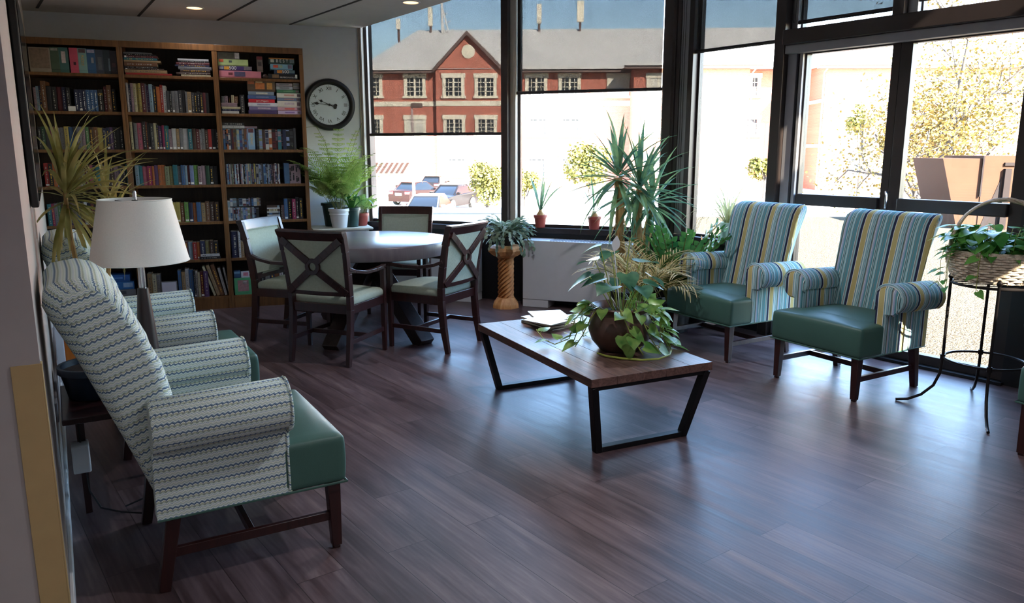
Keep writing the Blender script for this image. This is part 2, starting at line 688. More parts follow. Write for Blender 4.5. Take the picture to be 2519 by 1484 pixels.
def gravel_mat(name):
    m, n, l, p = new_mat(name)
    p.inputs['Roughness'].default_value = .95
    v = coords(n, l)
    p.inputs['Specular IOR Level'].default_value = 0
    vo = n.new('ShaderNodeTexVoronoi')
    vo.inputs['Scale'].default_value = 62
    l.new(v, vo.inputs['Vector'])
    r = ramp(n, [(.0, C(36, 32, 28)), (.4, C(58, 53, 46)), (.75, C(72, 67, 58)), (1, C(47, 43, 38))])
    l.new(vo.outputs['Color'], r.inputs['Fac'])
    mx = n.new('ShaderNodeMix')
    mx.data_type = 'RGBA'
    mx.blend_type = 'MULTIPLY'
    mx.inputs[0].default_value = .5
    r2 = ramp(n, [(.35, (1, 1, 1, 1)), (.8, (.35, .33, .31, 1))])
    l.new(vo.outputs['Distance'], r2.inputs['Fac'])
    l.new(r.outputs['Color'], mx.inputs[6])
    l.new(r2.outputs['Color'], mx.inputs[7])
    l.new(mx.outputs[2], p.inputs['Base Color'])
    bp = n.new('ShaderNodeBump')
    bp.inputs['Strength'].default_value = .8
    bp.inputs['Distance'].default_value = .012
    bp.invert = True
    l.new(vo.outputs['Distance'], bp.inputs['Height'])
    l.new(bp.outputs['Normal'], p.inputs['Normal'])
    return m

def emit(name, col, strength):
    m, n, l, p = new_mat(name)
    p.inputs['Base Color'].default_value = col
    p.inputs['Emission Color'].default_value = col
    p.inputs['Emission Strength'].default_value = strength
    return m

MAT = dict(
    floor=plank_floor('floor_planks'),
    wall=plain('painted_wall', C(200, 204, 212), .75, var=.02, bump=.06, bscale=90),
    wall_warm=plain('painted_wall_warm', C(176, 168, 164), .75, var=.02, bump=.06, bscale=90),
    ceiling=plain('ceiling_tile', C(222, 214, 208), .9, var=.02, bump=.12, bscale=160),
    seam=plain('ceiling_reveal', C(66, 62, 60), .8),
    bronze=plain('dark_bronze_frame', C(56, 46, 44), .38, .25, var=.06),
    black=plain('black_panel', C(20, 18, 20), .5, var=.1),
    alu=plain('aluminium', C(150, 148, 150), .35, .7, var=.04),
    greyframe=plain('grey_frame', C(150, 146, 150), .45, .2, var=.04),
    glass=glass_mat('window_glass'),
    sun_dimming_glass=glass_mat('sun_dimming_glass', (.36, .36, .34, 1)),  # tint added to weaken the sun through the unseen openings
    shade=screen_fabric('screen_fabric', .145, C(30, 27, 27)),
    shade_bar=plain('shade_bar', C(44, 36, 36), .45),
    guide=plain('shade_guide', C(178, 168, 156), .5, var=.03),
    white=plain('white_plastic', C(226, 228, 230), .4, var=.02),
    heater=plain('heater_enamel', C(206, 208, 214), .45, var=.02),
    oak=wood('oak', C(86, 56, 29), C(124, 84, 46), .42),
    oak_back=wood('oak_panel', C(46, 36, 30), C(62, 50, 42), .6),
    mahogany=wood('mahogany', C(36, 16, 16), C(56, 25, 23), .34, coat=.1),
    espresso=wood('espresso', C(34, 22, 22), C(54, 36, 34), .35, coat=.1),
    tabletop=wood('table_laminate', C(96, 88, 94), C(112, 103, 108), .3, scale=(3, 30, 3)),
    orange_wood=wood('maple_side', C(176, 98, 30), C(196, 118, 44), .45),
    carved=wood('carved_pine', C(186, 118, 62), C(220, 162, 104), .5, scale=(10, 10, 3)),
    steel_black=plain('black_steel', C(24, 24, 28), .42, .5, var=.08),
    iron=plain('wrought_iron', C(34, 28, 28), .45, .6, var=.1),
    chrome=plain('brushed_chrome', C(200, 200, 204), .25, 1.0, var=.03),
    vinyl=plain('green_vinyl', C(62, 96, 86), .42, var=.04, scale=6, bump=.15, bscale=400),
    sage=plain('sage_fabric', C(158, 166, 150), .85, var=.07, scale=60, bump=.2, bscale=300),
    stripe_x=stripe_fabric('striped_fabric_across', 0),
    stripe_y=stripe_fabric('striped_fabric_along', 1),
    zigzag=zigzag_fabric('zigzag_fabric'),
    zigzag_lean=zigzag_fabric('zigzag_fabric_leaning', .36),
    zigzag_wrap=zigzag_fabric('zigzag_fabric_wrapped', 0, True),
    linen=plain('lamp_linen', C(242, 240, 236), .9, var=.03, scale=200),
    page=plain('book_pages', C(206, 198, 180), .9, var=.08, scale=80),
    label=plain('spine_label', C(222, 222, 222), .7, var=.05),
    dark_text=plain('printed_black', C(24, 24, 28), .6),
    white_text=plain('printed_white', C(230, 230, 226), .6, var=.02),
    gold_text=plain('printed_gold', C(226, 176, 60), .5, var=.05),
    soil=plain('potting_soil', C(44, 32, 26), .95, var=.3, scale=60, bump=.6),
    terracotta=plain('brick_red_plastic', C(150, 60, 48), .5, var=.06),
    white_pot=plain('white_pot', C(222, 224, 228), .45, var=.02),
    green_pot=plain('dark_green_plastic', C(34, 62, 58), .45),
    mint_pot=plain('mint_pot', C(190, 216, 208), .4),
    blue_pot=plain('dark_blue_plastic', C(20, 32, 48), .4),
    black_pot=plain('black_plastic', C(22, 22, 24), .45),
    glaze=plain('brown_glaze', C(88, 62, 54), .35, var=.25, scale=10, bump=.2, bscale=20),
    wicker=wood('wicker', C(176, 152, 126), C(226, 212, 192), .6, scale=(40, 40, 40)),
    trunk=wood('yucca_bark', C(140, 106, 62), C(200, 162, 108), .9, scale=(20, 20, 5)),
    gold_leaf=leafy('dry_leaf', C(190, 156, 98), C(220, 196, 144)),
    yucca=leafy('yucca_leaf', C(64, 102, 84), C(122, 152, 104), .5),
    dracaena=leafy('dracaena_leaf', C(132, 130, 68), C(192, 178, 116), .5),
    zz=leafy('zz_leaf', C(40, 88, 46), C(86, 134, 62), .25),
    fern=leafy('fern_leaf', C(128, 164, 78), C(184, 204, 118), .6),
    pothos=leafy('pothos_leaf', C(84, 136, 66), C(158, 190, 100), .3, scale=14),
    pothos_dark=leafy('pothos_dark_leaf', C(48, 92, 70), C(84, 128, 96), .3, scale=14),
    ivy=leafy('basket_pothos_leaf', C(62, 130, 58), C(110, 168, 80), .3),
    cactus=leafy('cactus_leaf', C(84, 108, 82), C(152, 156, 128), .5),
    spider=leafy('spider_leaf', C(160, 158, 104), C(210, 202, 152)),
    palm=leafy('areca_leaf', C(170, 156, 92), C(220, 196, 146)),
    vine=plain('vine_stem', C(150, 158, 70), .5),
    stem=plain('plant_stem', C(110, 116, 60), .6),
    tan_trim=plain('corner_guard', C(190, 162, 112), .6, var=.03),
    # outdoors
    brick=brick_mat('red_brick', C(170, 94, 76), C(156, 82, 66), C(160, 124, 110)),
    cream=plain('cream_stone', C(196, 187, 168), .85, var=.04),
    roof=plain('metal_roof', C(178, 174, 169), .6, var=.03, scale=3),
    gutter=plain('brown_gutter', C(86, 66, 60), .6),
    far_glass=plain('far_window_glass', C(40, 44, 48), .4, spec=.08, var=.25, scale=2),
    asphalt=plain('pale_asphalt', C(150, 146, 142), .95, var=.05, scale=1),
    gravel=gravel_mat('gravel'),
    parapet=plain('parapet_coping', C(196, 204, 216), .8, var=.03),
    bush=leafy('yellowing_bush', C(60, 62, 17), C(92, 86, 34), .7, 1.2, .3),
    tree=leafy('autumn_leaf', C(62, 55, 16), C(98, 76, 30), .7, .9, .3),
    bark=wood('tree_bark', C(36, 30, 26), C(56, 48, 42), .9),
    rust=plain('rust_orange_paint', C(46, 28, 19), .7, spec=.05, var=.08, scale=3),
    rust_dark_and_shadow=plain('rust_brown_and_shadow', C(22, 17, 16), .7, spec=.05, var=.08, scale=3),  # also colours the painted shadow on the compactor
    car_maroon=plain('maroon_paint', C(26, 13, 12), .3, .0, spec=.12, var=.02),
    car_black=plain('black_paint', C(11, 8, 8), .3, .0, spec=.12, var=.02),
    car_silver=plain('silver_paint', C(60, 60, 64), .3, .0, spec=.15, var=.02),
    car_glass=plain('car_glass', C(12, 15, 20), .15, spec=.15, var=.05),
    tyre=plain('tyre', C(22, 22, 22), .8),
    headlamp=plain('lamp_lens', C(150, 152, 154), .2),
    tail=plain('tail_lens', C(150, 30, 30), .2),
)

# ================================================================== THE ROOM
def sbox(name, F, x0, x1, y0, y1, z0, z1, mat, bevel=0.0):
    return struct(MB().box(x0, x1, y0, y1, z0, z1).build(name, MAT[mat], M=F, bevel=bevel))

# floor and ceilings follow the walls
K2 = K + hv(240) * 1.7
BK0, BK1 = Vector((-3.0, -3.7, 0)), Vector((E.x + hv(HS).x * 7.45, E.y + hv(HS).y * 7.45, 0))
outline = [BK0, BK1, E, B, A, LC, K, K2]
struct(MB().prism([(p.x, p.y, -.12) for p in outline], (0, 0, .12)).build('floor', MAT['floor'], flat=True))

S0 = A + hv(HB) * .02
S1 = S0 + hv(145) * 9.2
low = [S0, S1, Vector((3.6, -3.9, 0)), Vector((-3.2, -3.9, 0)), Vector((-6.5, 3, 0)), LC + Vector((-.3, .3, 0))]
struct(MB().prism([(p.x, p.y, CEIL) for p in low], (0, 0, .09)).build('ceiling', MAT['ceiling'], flat=True))
roof_poly = [(-6.5, -4.2), (BK1.x + .08, BK1.y - .4), (E.x + .10, E.y - .05), (B.x + .30, B.y + .32), (-1.5, 8.85), (-6.5, 7.5)]
struct(MB().prism([(x, y, ROOF) for x, y in roof_poly], (0, 0, .25)).build('ceiling_upper', MAT['ceiling'], flat=True))
sd = (S1 - S0).normalized()
sn = Vector((-sd.y, sd.x, 0))
struct(MB().prism([(S0.x, S0.y, CEIL + .09), (S1.x, S1.y, CEIL + .09), (S1.x, S1.y, ROOF), (S0.x, S0.y, ROOF)], -sn * .08).build('wall_soffit', MAT['wall'], flat=True))
# dark reveals between the ceiling tiles
for i, (a, b) in enumerate([((-3.506, 7.624), (-3.028, 6.87)), ((-2.848, 7.852), (-2.172, 6.87)), ((-2.217, 8.10), (-1.299, 6.87)), ((-4.2, 7.2), (-3.95, 6.85))]):
    a, b = Vector((*a, 0)), Vector((*b, 0))
    d = (b - a).normalized()
    m = MB()
    m.bar((a.x, a.y, CEIL - .002), (a.x + d.x * 5, a.y + d.y * 5, CEIL - .002), .022, .006)
    struct(m.build('trim_ceiling', MAT['seam']))

# walls
sbox('wall_back', CF, -5.6, 0.02, 0, .15, 0, ROOF, 'wall')
ll = (LC - K).length
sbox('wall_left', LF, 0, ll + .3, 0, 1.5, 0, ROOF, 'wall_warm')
sbox('wall_rear', frame(BK0.x - .6, BK0.y, 90), 0, 6.5, -.15, 0, 0, ROOF, 'wall')
kf = frame(K2.x, K2.y, 183)
sbox('wall_far_left', kf, -.1, 5.2, -.15, 0, 0, ROOF, 'wall')
sbox('baseboard_left', LF, .003, ll, -.012, 0, 0, .10, 'white', .003)
sbox('trim_chair_rail', LF, 1.0, 2.6, -.010, 0, .42, .50, 'greyframe', .003)
sbox('trim_pilaster', LF, 2.86, 3.02, -.045, 0, .0, .90, 'wall', .004)
m = MB()
m.box(-.0045, 0, .0, .072, 0, .91)
m.box(-.0045, .03, -.0045, 0, 0, .91)
struct(m.build('trim_corner_guard', MAT['tan_trim'], M=LF, bevel=.001))

# the wall with the two big windows
WH = .755
sbox('wall_window', WF, -.1, WLEN, 0.0, .14, 0, .70, 'black')
sbox('trim_sill', WF, 0, WLEN, -.015, .16, .70, WH, 'bronze', .004)
sbox('trim_mullion', WF, 1.612, 1.680, -.09, .14, WH, ROOF, 'bronze', .004)
sbox('trim_mullion_guide', WF, 1.682, 1.738, -.02, .07, WH, ROOF, 'guide', .003)
m = MB()
m.box(.0, .014, -.02, .10, WH, ROOF)
m.box(.022, .040, -.02, .10, WH, ROOF)
struct(m.build('trim_jamb_guide', MAT['guide'], M=WF, bevel=.002))
sbox('trim_jamb', WF, -.012, .075, .03, .14, WH, ROOF, 'bronze', .003)
sbox('column_corner', WF, 3.165, WLEN + .09, -.07, .16, 0, ROOF, 'bronze', .006)
for i, (x0, x1) in enumerate(((.04, 1.612), (1.735, 3.17))):
    w = struct(thing('window_%d' % (i + 1), None, None, WF))
    f = MB()
    f.box(x0, x0 + .03, .05, .10, WH, ROOF)
    f.box(x1 - .03, x1, .05, .10, WH, ROOF)
    f.box(x0, x1, .05, .10, WH, WH + .03)
    f.build('window_frame', MAT['bronze'], w)
    MB().box(x0 + .03, x1 - .03, .072, .078, WH + .03, ROOF).build('window_pane', MAT['glass'], w)

# the wall with the glass doors
sbox('column_return', RF, -.05, .085, -.05, .16, 0, ROOF, 'bronze', .006)
sbox('trim_return_guide', RF, .087, .207, .0, .12, WH, ROOF, 'greyframe', .004)
sbox('trim_return_post', RF, .207, .262, -.02, .12, WH, ROOF, 'bronze', .004)
sbox('wall_spandrel', RF, .08, 1.12, 0, .14, 0, .70, 'black')
sbox('trim_sill_right', RF, .08, 1.12, -.03, .16, .70, .745, 'bronze', .004)
sbox('trim_door_post', RF, 1.118, 1.207, -.08, .14, 0, ROOF, 'bronze', .005)
m = MB()
m.box(1.209, 1.285, -.02, .10, 0, 2.28)
m.box(1.318, 1.345, -.03, .08, 0, 2.28)
struct(m.build('trim_door_jamb', MAT['greyframe'], M=RF, bevel=.003))
sbox('trim_door_jamb_inset', RF, 1.285, 1.318, .01, .10, 0, 2.28, 'black')
sbox('trim_lintel', RF, 1.207, RLEN, -.11, .14, 2.30, 2.41, 'bronze', .006)
sbox('trim_lintel_lower', RF, 1.209, 2.98, -.07, .14, 2.235, 2.30, 'greyframe', .005)
sbox('trim_upper_post', RF, 2.02, 2.10, -.05, .14, 2.41, ROOF, 'bronze', .004)
sbox('trim_upper_guide', RF, 2.102, 2.17, 0, .10, 2.41, ROOF, 'alu', .003)
sbox('trim_upper_guide_post', RF, 1.208, 1.26, 0, .10, 2.41, ROOF, 'alu', .003)
sbox('wall_right', RF, 2.955, RLEN, -.02, .18, 0, 2.30, 'black')
sbox('wall_right_upper', RF, 3.6, RLEN, -.02, .18, 2.41, ROOF, 'wall')
sbox('trim_threshold', RF, 1.2, 2.97, -.06, .14, 0, .02, 'black')
def window(n, F, x0, x1, z0, z1, fr=.03):
    w = struct(thing('window_%d' % n, None, None, F))
    f = MB()
    f.box(x0, x0 + fr, .05, .10, z0, z1)
    f.box(x1 - fr, x1, .05, .10, z0, z1)
    f.box(x0 + fr, x1 - fr, .05, .10, z0, z0 + fr)
    f.build('window_frame', MAT['bronze'], w)
    MB().box(x0 + fr, x1 - fr, .072, .078, z0 + fr, z1).build('window_pane', MAT['glass'], w)
window(3, RF, .262, 1.118, .745, ROOF, .022)
window(4, RF, 1.26, 2.02, 2.41, ROOF, .012)
window(5, RF, 2.17, 3.6, 2.41, ROOF, .012)
def glass_door(n, x0, x1, s0, s1, handle=None):
    d = struct(thing('door_%d' % n, None, None, RF))
    f = MB()
    f.box(x0 - s0, x0, .0, .07, .02, 2.235)
    f.box(x1, x1 + s1, .0, .07, .02, 2.235)
    f.box(x0, x1, .0, .07, .02, .085)
    f.box(x0, x1, .0, .07, 2.225, 2.235)
    f.build('door_frame', MAT['bronze'], d, bevel=.003)
    MB().box(x0, x1, -.035, .05, 1.085, 1.172).build('push_rail', MAT['shade_bar'], d, bevel=.008)
    MB().box(x0, x1, .032, .038, .085, 1.085).box(x0, x1, .032, .038, 1.172, 2.225).build('door_pane', MAT['glass'], d)
    if handle:
        MB().tube([(handle, 0, 1.21), (handle, -.05, 1.215), (handle + .012, -.06, 1.19), (handle + .012, -.06, 1.10)], .008, 8).build('handle', MAT['chrome'], d)
glass_door(1, 1.36, 2.022, .014, .058)
glass_door(2, 2.162, 2.871, .08, .082, 2.09)

# rear part of the right side, with two unseen openings added to aim sunlight
m = MB()
WT_ = .07
m.box(-.1, 7.6, 0, WT_, 0, 2.14)
m.box(-.1, 1.22, 0, WT_, 2.14, 3.8)
m.box(1.46, 7.6, 0, WT_, 2.14, ROOF)
m.box(1.22, 1.46, 0, WT_, 2.42, ROOF)
m.box(.72, 1.22, 0, WT_, 3.8, ROOF)
m.box(-.1, .06, 0, WT_, 3.8, ROOF)
struct(m.build('wall_right_rear', MAT['wall'], M=SF, flat=True))
for i, (x0, x1, z0, z1) in enumerate(((1.22, 1.46, 2.14, 2.42), (.06, .72, 3.8, ROOF))):
    w = struct(thing('window_%d' % (6 + i), None, None, SF))  # unseen window, added to shape the sun patches
    f = MB()
    f.box(x0, x0 + .02, .01, .06, z0, z1).box(x1 - .02, x1, .01, .06, z0, z1)
    f.build('window_frame', MAT['bronze'], w)
    MB().box(x0 + .02, x1 - .02, .03, .036, z0, z1).build('window_pane', MAT['sun_dimming_glass'], w)

# daylight portals in the glazed walls guide the sky light, they add none
for F, x0, x1, z0, z1 in ((WF, .05, 3.16, WH, 4.2), (RF, .25, 2.9, .1, 4.2)):
    ld = bpy.data.lights.new('portal', 'AREA')
    ld.shape = 'RECTANGLE'
    ld.size = x1 - x0
    ld.size_y = z1 - z0
    ld.cycles.is_portal = True
    lo = bpy.data.objects.new('portal', ld)
    COL.objects.link(lo)
    lo.matrix_world = F @ Matrix.Translation(((x0 + x1) / 2, .2, (z0 + z1) / 2)) @ Matrix.Rotation(R(-90), 4, 'X')

# roller shades
def roller_shade(F, x0, x1, z, top, label, chain_x, chain_z, y=.018, bar=.03):
    t = thing('roller_shade', label, 'blind', F @ Matrix.Translation(((x0 + x1) / 2, y, z)), 'sun screens on the windows')
    h = (x1 - x0) / 2
    MB().box(-h, h, -.0008, .0008, bar, top - z).build('screen_fabric', MAT['shade'], t)
    MB().tube([(-h - .015, 0, bar / 2), (h + .015, 0, bar / 2)], bar / 2, 10).build('bottom_bar', MAT['shade_bar'], t)
    MB().tube([(-h, 0, top - z), (h, 0, top - z)], .03, 10).build('roller_tube', MAT['shade_bar'], t)
    cx = chain_x - (x0 + x1) / 2
    cz = chain_z - z
    m = MB()
    pts = [(cx - .012, -.03, top - z)] + [(cx - .012, -.03, cz + .06)] + [(cx - .012 * math.cos(a), -.03, cz + .03 - .03 * math.sin(a)) for a in [k * PI / 8 for k in range(9)]] + [(cx + .012, -.03, top - z)]
    m.tube(pts, .0022, 5)
    c = m.build('pull_chain', MAT['shade_bar'], t)
    MB().box(cx - .02, cx + .02, -.036, -.02, cz + .5, cz + .515).build('chain_clip', MAT['black'], t)
    return t
roller_shade(WF, .105, 1.60, 1.655, 4.2, 'long sun screen over the left window, hiding the brick gable', .02, .95)
roller_shade(WF, 1.742, 3.14, 2.04, 4.2, 'shorter sun screen over the right half of the far window', 1.712, 1.02)
roller_shade(RF, .13, 1.112, 2.335, 4.2, 'sun screen at the narrow window between column and glass doors', .15, .95)
roller_shade(RF, 1.235, 2.0, 2.455, 4.2, 'sun screen above the left glass door', 1.235, 2.47)
roller_shade(RF, 2.135, 3.55, 2.49, 4.2, 'sun screen above the right glass door', 2.15, 2.6)

# round lights in the ceiling
for i, (x, y, lab) in enumerate(((-2.803, 7.187, 'round recessed ceiling light with amber glow above the middle bookcase'),
                                 (-.86, 6.93, 'round recessed ceiling light near the edge of the low ceiling'))):
    t = thing('ceiling_light', lab, 'ceiling light', Matrix.Translation((x, y, CEIL)), 'recessed ceiling lights')
    MB().lathe([(.066, -.001), (.066, -.007), (.08, -.006), (.082, 0), (.066, 0)], 28, cap=False).build('trim_ring', MAT['white'], t)
    MB().lathe([(.001, -.004), (.066, -.003)], 28, cap=False).build('lens', emit('amber_lens', C(214, 160, 110), .55), t)

# lamps of the two recessed lights, plus unseen lamps added to brighten the room
def ceiling_lamp_and_fill(x, y, power, z=CEIL - .012):
    ld = bpy.data.lights.new('ceiling_lamp_and_fill', 'AREA')
    ld.shape = 'DISK'
    ld.size = .13
    ld.energy = power
    ld.color = (.97, .96, 1.0)
    ld.spread = R(150)
    lo = bpy.data.objects.new('ceiling_lamp_and_fill', ld)
    COL.objects.link(lo)
    lo.location = (x, y, z)
for x, y in ((-2.803, 7.187), (-.86, 6.93), (.3, 4.9), (1.1, 2.4), (2.0, -.2), (-1.2, -2.0)):  # first two sit in the visible lights, the rest are added fill
    ceiling_lamp_and_fill(x, y, .3 if y > 6 else 2.3)

# ================================================================== FURNITURE
# ---- upholstered armchairs: x across, y forward, z up, origin on the floor
def armchair(label, M, group, striped, recline=0.0):
    fx, fy = (MAT['stripe_x'], MAT['stripe_y']) if striped else (MAT['zigzag'], MAT['zigzag'])
    t = thing('armchair', label, 'armchair', M, group)
    # seat: a T shape that spreads in front of the arms
    m = MB()
    m.soft(-.335, .335, .085, .325, .275, .462, .020, 12, .026, belly=.006)
    m.soft(-.272, .272, -.26, .315, .275, .466, .025, 10, .032)
    m.build('seat', MAT['vinyl'], t, smooth=60)
    m = MB()
    pts = [(-.336, .09, .277), (-.336, .326, .277), (.336, .326, .277), (.336, .09, .277)]
    m.tube(pts, .005, 6)
    m.tube([(-.333, .09, .277), (-.333, -.33, .277)], .005, 6).tube([(.333, .09, .277), (.333, -.33, .277)], .005, 6)
    m.build('seat_piping', MAT['vinyl'], t)
    # back with a rolled top, narrower at the foot
    prof = [(-.300, .275), (-.370, .55), (-.452, .85), (-.500, .99), (-.510, 1.03), (-.500, 1.07), (-.470, 1.10), (-.43, 1.112),
            (-.385, 1.105), (-.35, 1.085), (-.322, 1.045), (-.300, .98), (-.262, .80), (-.225, .62), (-.195, .47), (-.185, .275)]
    if recline:
        prof[8:12] = [(-.410, 1.098), (-.385, 1.066), (-.355, 1.015), (-.318, .93)]
        prof = [(y - recline * (z - .275) / .8 * (1 if i < 7 else (.55 if i == 7 else (.25 if i == 8 else .06))), z) for i, (y, z) in enumerate(prof)]
    n = len(prof)
    half = [(-1, .020), (-.985, .006), (-.95, 0), (-.6, -.004)] if striped else [(-1, .085), (-.985, .055), (-.95, .028), (-.88, .009), (-.78, 0), (-.5, -.004)]
    cols = half + [(0, -.008)] + [(-c, i) for c, i in reversed(half)]
    vs, fs = [], []
    cy = [(p[0]) for p in prof]
    for c, inset in cols:
        for i, (y, z) in enumerate(prof):
            hw = .294 + .030 * max(0, min(1, (z - .3) / .8))
            if striped:
                hw *= (.70, .70, .70, .72, .74, .80, .87, .93, .97)[i] if i < 9 else 1
            # pull the rim of the end caps in for a soft edge
            my = -.26 - .16 * max(0, min(1, (z - .275) / .8))
            yy = y + (my - y) * (inset * 5 if inset > 0 else 0)
            zz = z - (inset * (1 if striped else .55) if z > 1.0 and inset > 0 else 0)
            yy -= (inset if inset < 0 else 0) * (1.2 if i > 9 else -.6) * -1
            vs.append((c * hw, yy, zz))
    for a in range(len(cols) - 1):
        for i in range(n):
            j = (i + 1) % n
            fs.append((a * n + i, a * n + j, (a + 1) * n + j, (a + 1) * n + i))
    fs.append(list(range(n - 1, -1, -1)))
    fs.append([(len(cols) - 1) * n + i for i in range(n)])
    m = MB().add(vs, fs)
    # the side caps carry the cloth turned the other way
    q = len(cols) - 1
    m.m = [1 if (k // n in (0, q - 1) or k >= q * n) else 0 for k in range(len(fs))]
    run = [0.0]
    for (ya, za), (yb, zb_) in zip(prof[:-1], prof[1:]):
        run.append(run[-1] + math.hypot(yb - ya, zb_ - za))
    m.w = run * len(cols)
    m.build('backrest', [MAT['stripe_x'], MAT['stripe_y']] if striped else [MAT['zigzag_wrap'], MAT['zigzag_lean']], t, smooth=50 if striped else 75)
    for s in (-1, 1) if striped else ():
        m = MB()
        m.tube([(s * (.294 + .030 * max(0, min(1, (z - .3) / .8)) - .0005), y + (-.26 - .16 * max(0, min(1, (z - .275) / .8)) - y) * .045, z - (.012 if z > 1 else 0)) for y, z in prof[9:-2]], .0045, 6)
        m.build('back_piping', fx, t)
    # arms: a wall with a roll on top, front facing in a separate piece
    for s in (-1, 1):
        cx, cz, rr = .346, .612, .094
        ring = []
        for k in range(15):
            a = R(215 - k * (215 + 62) / 14)      # from the inner foot of the roll over the top to the outside underneath
            ring.append((cx - math.cos(a) * -1 * rr * 1.0, cz + math.sin(a) * rr))
        ring = [(cx + rr * math.cos(a), cz + rr * math.sin(a)) for a in [R(200 - k * 255 / 14) for k in range(15)]]
        poly = [(.268, .278)] + [(.270, .60)] + ring + [(.335, .53), (.335, .278)]
        def arm_mesh(y0, y1, grow=0.0, cap_in=0.0):
            mm = MB()
            ys = [y0, y0 + .01, y1 - .012, y1]
            k = len(poly)
            vs, fs = [], []
            for q, y in enumerate(ys):
                f = (1 - cap_in) if q in (0, 3) else 1
                rise = .012 * (y - y0) / (y1 - y0)
                for (x, z) in poly:
                    xx = .31 + (x - .31) * (f + grow)
                    zz = z if z < .3 else .45 + (z - .45) * (f + grow) + rise
                    vs.append((s * xx, y, zz))
            for q in range(len(ys) - 1):
                for i in range(k):
                    j = (i + 1) % k
                    fs.append((q * k + i, q * k + j, (q + 1) * k + j, (q + 1) * k + i))
            fs.append(list(range(k - 1, -1, -1)))
            fs.append([(len(ys) - 1) * k + i for i in range(k)])
            run = [0.0]
            for (xa, za), (xb, zb_) in zip(poly[:-1], poly[1:]):
                run.append(run[-1] + math.hypot(xb - xa, zb_ - za))
            mm.w = run * len(ys)
            return mm.add(vs, fs)
        arm_mesh(-.33, .112, 0, .03).build('arm', fy if striped else MAT['zigzag_wrap'], t, smooth=45)
        arm_mesh(.104, .122, -.03, .10).build('arm_front', fx, t, smooth=45)
        zoff = .012
        m = MB()
        m.tube([(s * x, .113, z + zoff) for x, z in poly[1:]], .0045, 6)
        m.build('arm_piping', fy, t)
    # legs and stretchers
    for s in (-1, 1):
        MB().bar((s * .292, .282, .275), (s * .296, .286, .012), .05, .05, w1=.036, h1=.036, side=(1, 0, 0)).bar((s * .296, .286, .012), (s * .296, .286, 0), .026, .026, side=(1, 0, 0)).build('leg', MAT['mahogany'], t, bevel=.003)
        MB().bar((s * .290, -.275, .29), (s * .290, -.325, .0), .05, .05, w1=.038, h1=.038, side=(1, 0, 0)).build('leg', MAT['mahogany'], t, bevel=.003)
        MB().bar((s * .293, .27, .135), (s * .290, -.295, .135), .02, .034).build('stretcher', MAT['mahogany'], t, bevel=.002)
    MB().bar((-.285, -.02, .135), (.285, -.02, .135), .02, .034).build('stretcher', MAT['mahogany'], t, bevel=.002)
    return t

def at_floor(x, y, heading, z=0.0):
    """a frame whose local y points along the heading"""
    return Matrix.Translation((x, y, z)) @ Matrix.Rotation(R(-heading), 4, 'Z')

striped = armchair('striped armchair nearer the camera, beside the basket stand, sunlight patch on its side', at_floor(2.184, 4.91, 239.8), 'striped armchairs by the glass doors', True)
copy_tree(striped, at_floor(1.655, 5.79, 239.8), 'striped armchair farther back, beside the floor plants and spider plant')
armchair('green seated armchair at the right edge, mostly cut off by the photo', at_floor(2.955, 3.55, 239.8), 'striped armchairs by the glass doors', True)
zig = armchair('large zigzag patterned armchair in the left foreground with a green seat', at_floor(-1.075, 2.86, 59.5), 'zigzag armchairs along the left wall', False, .085)
copy_tree(zig, at_floor(-1.775, 4.025, 59.5), 'zigzag patterned armchair behind the lamp, nearer the bookcases')

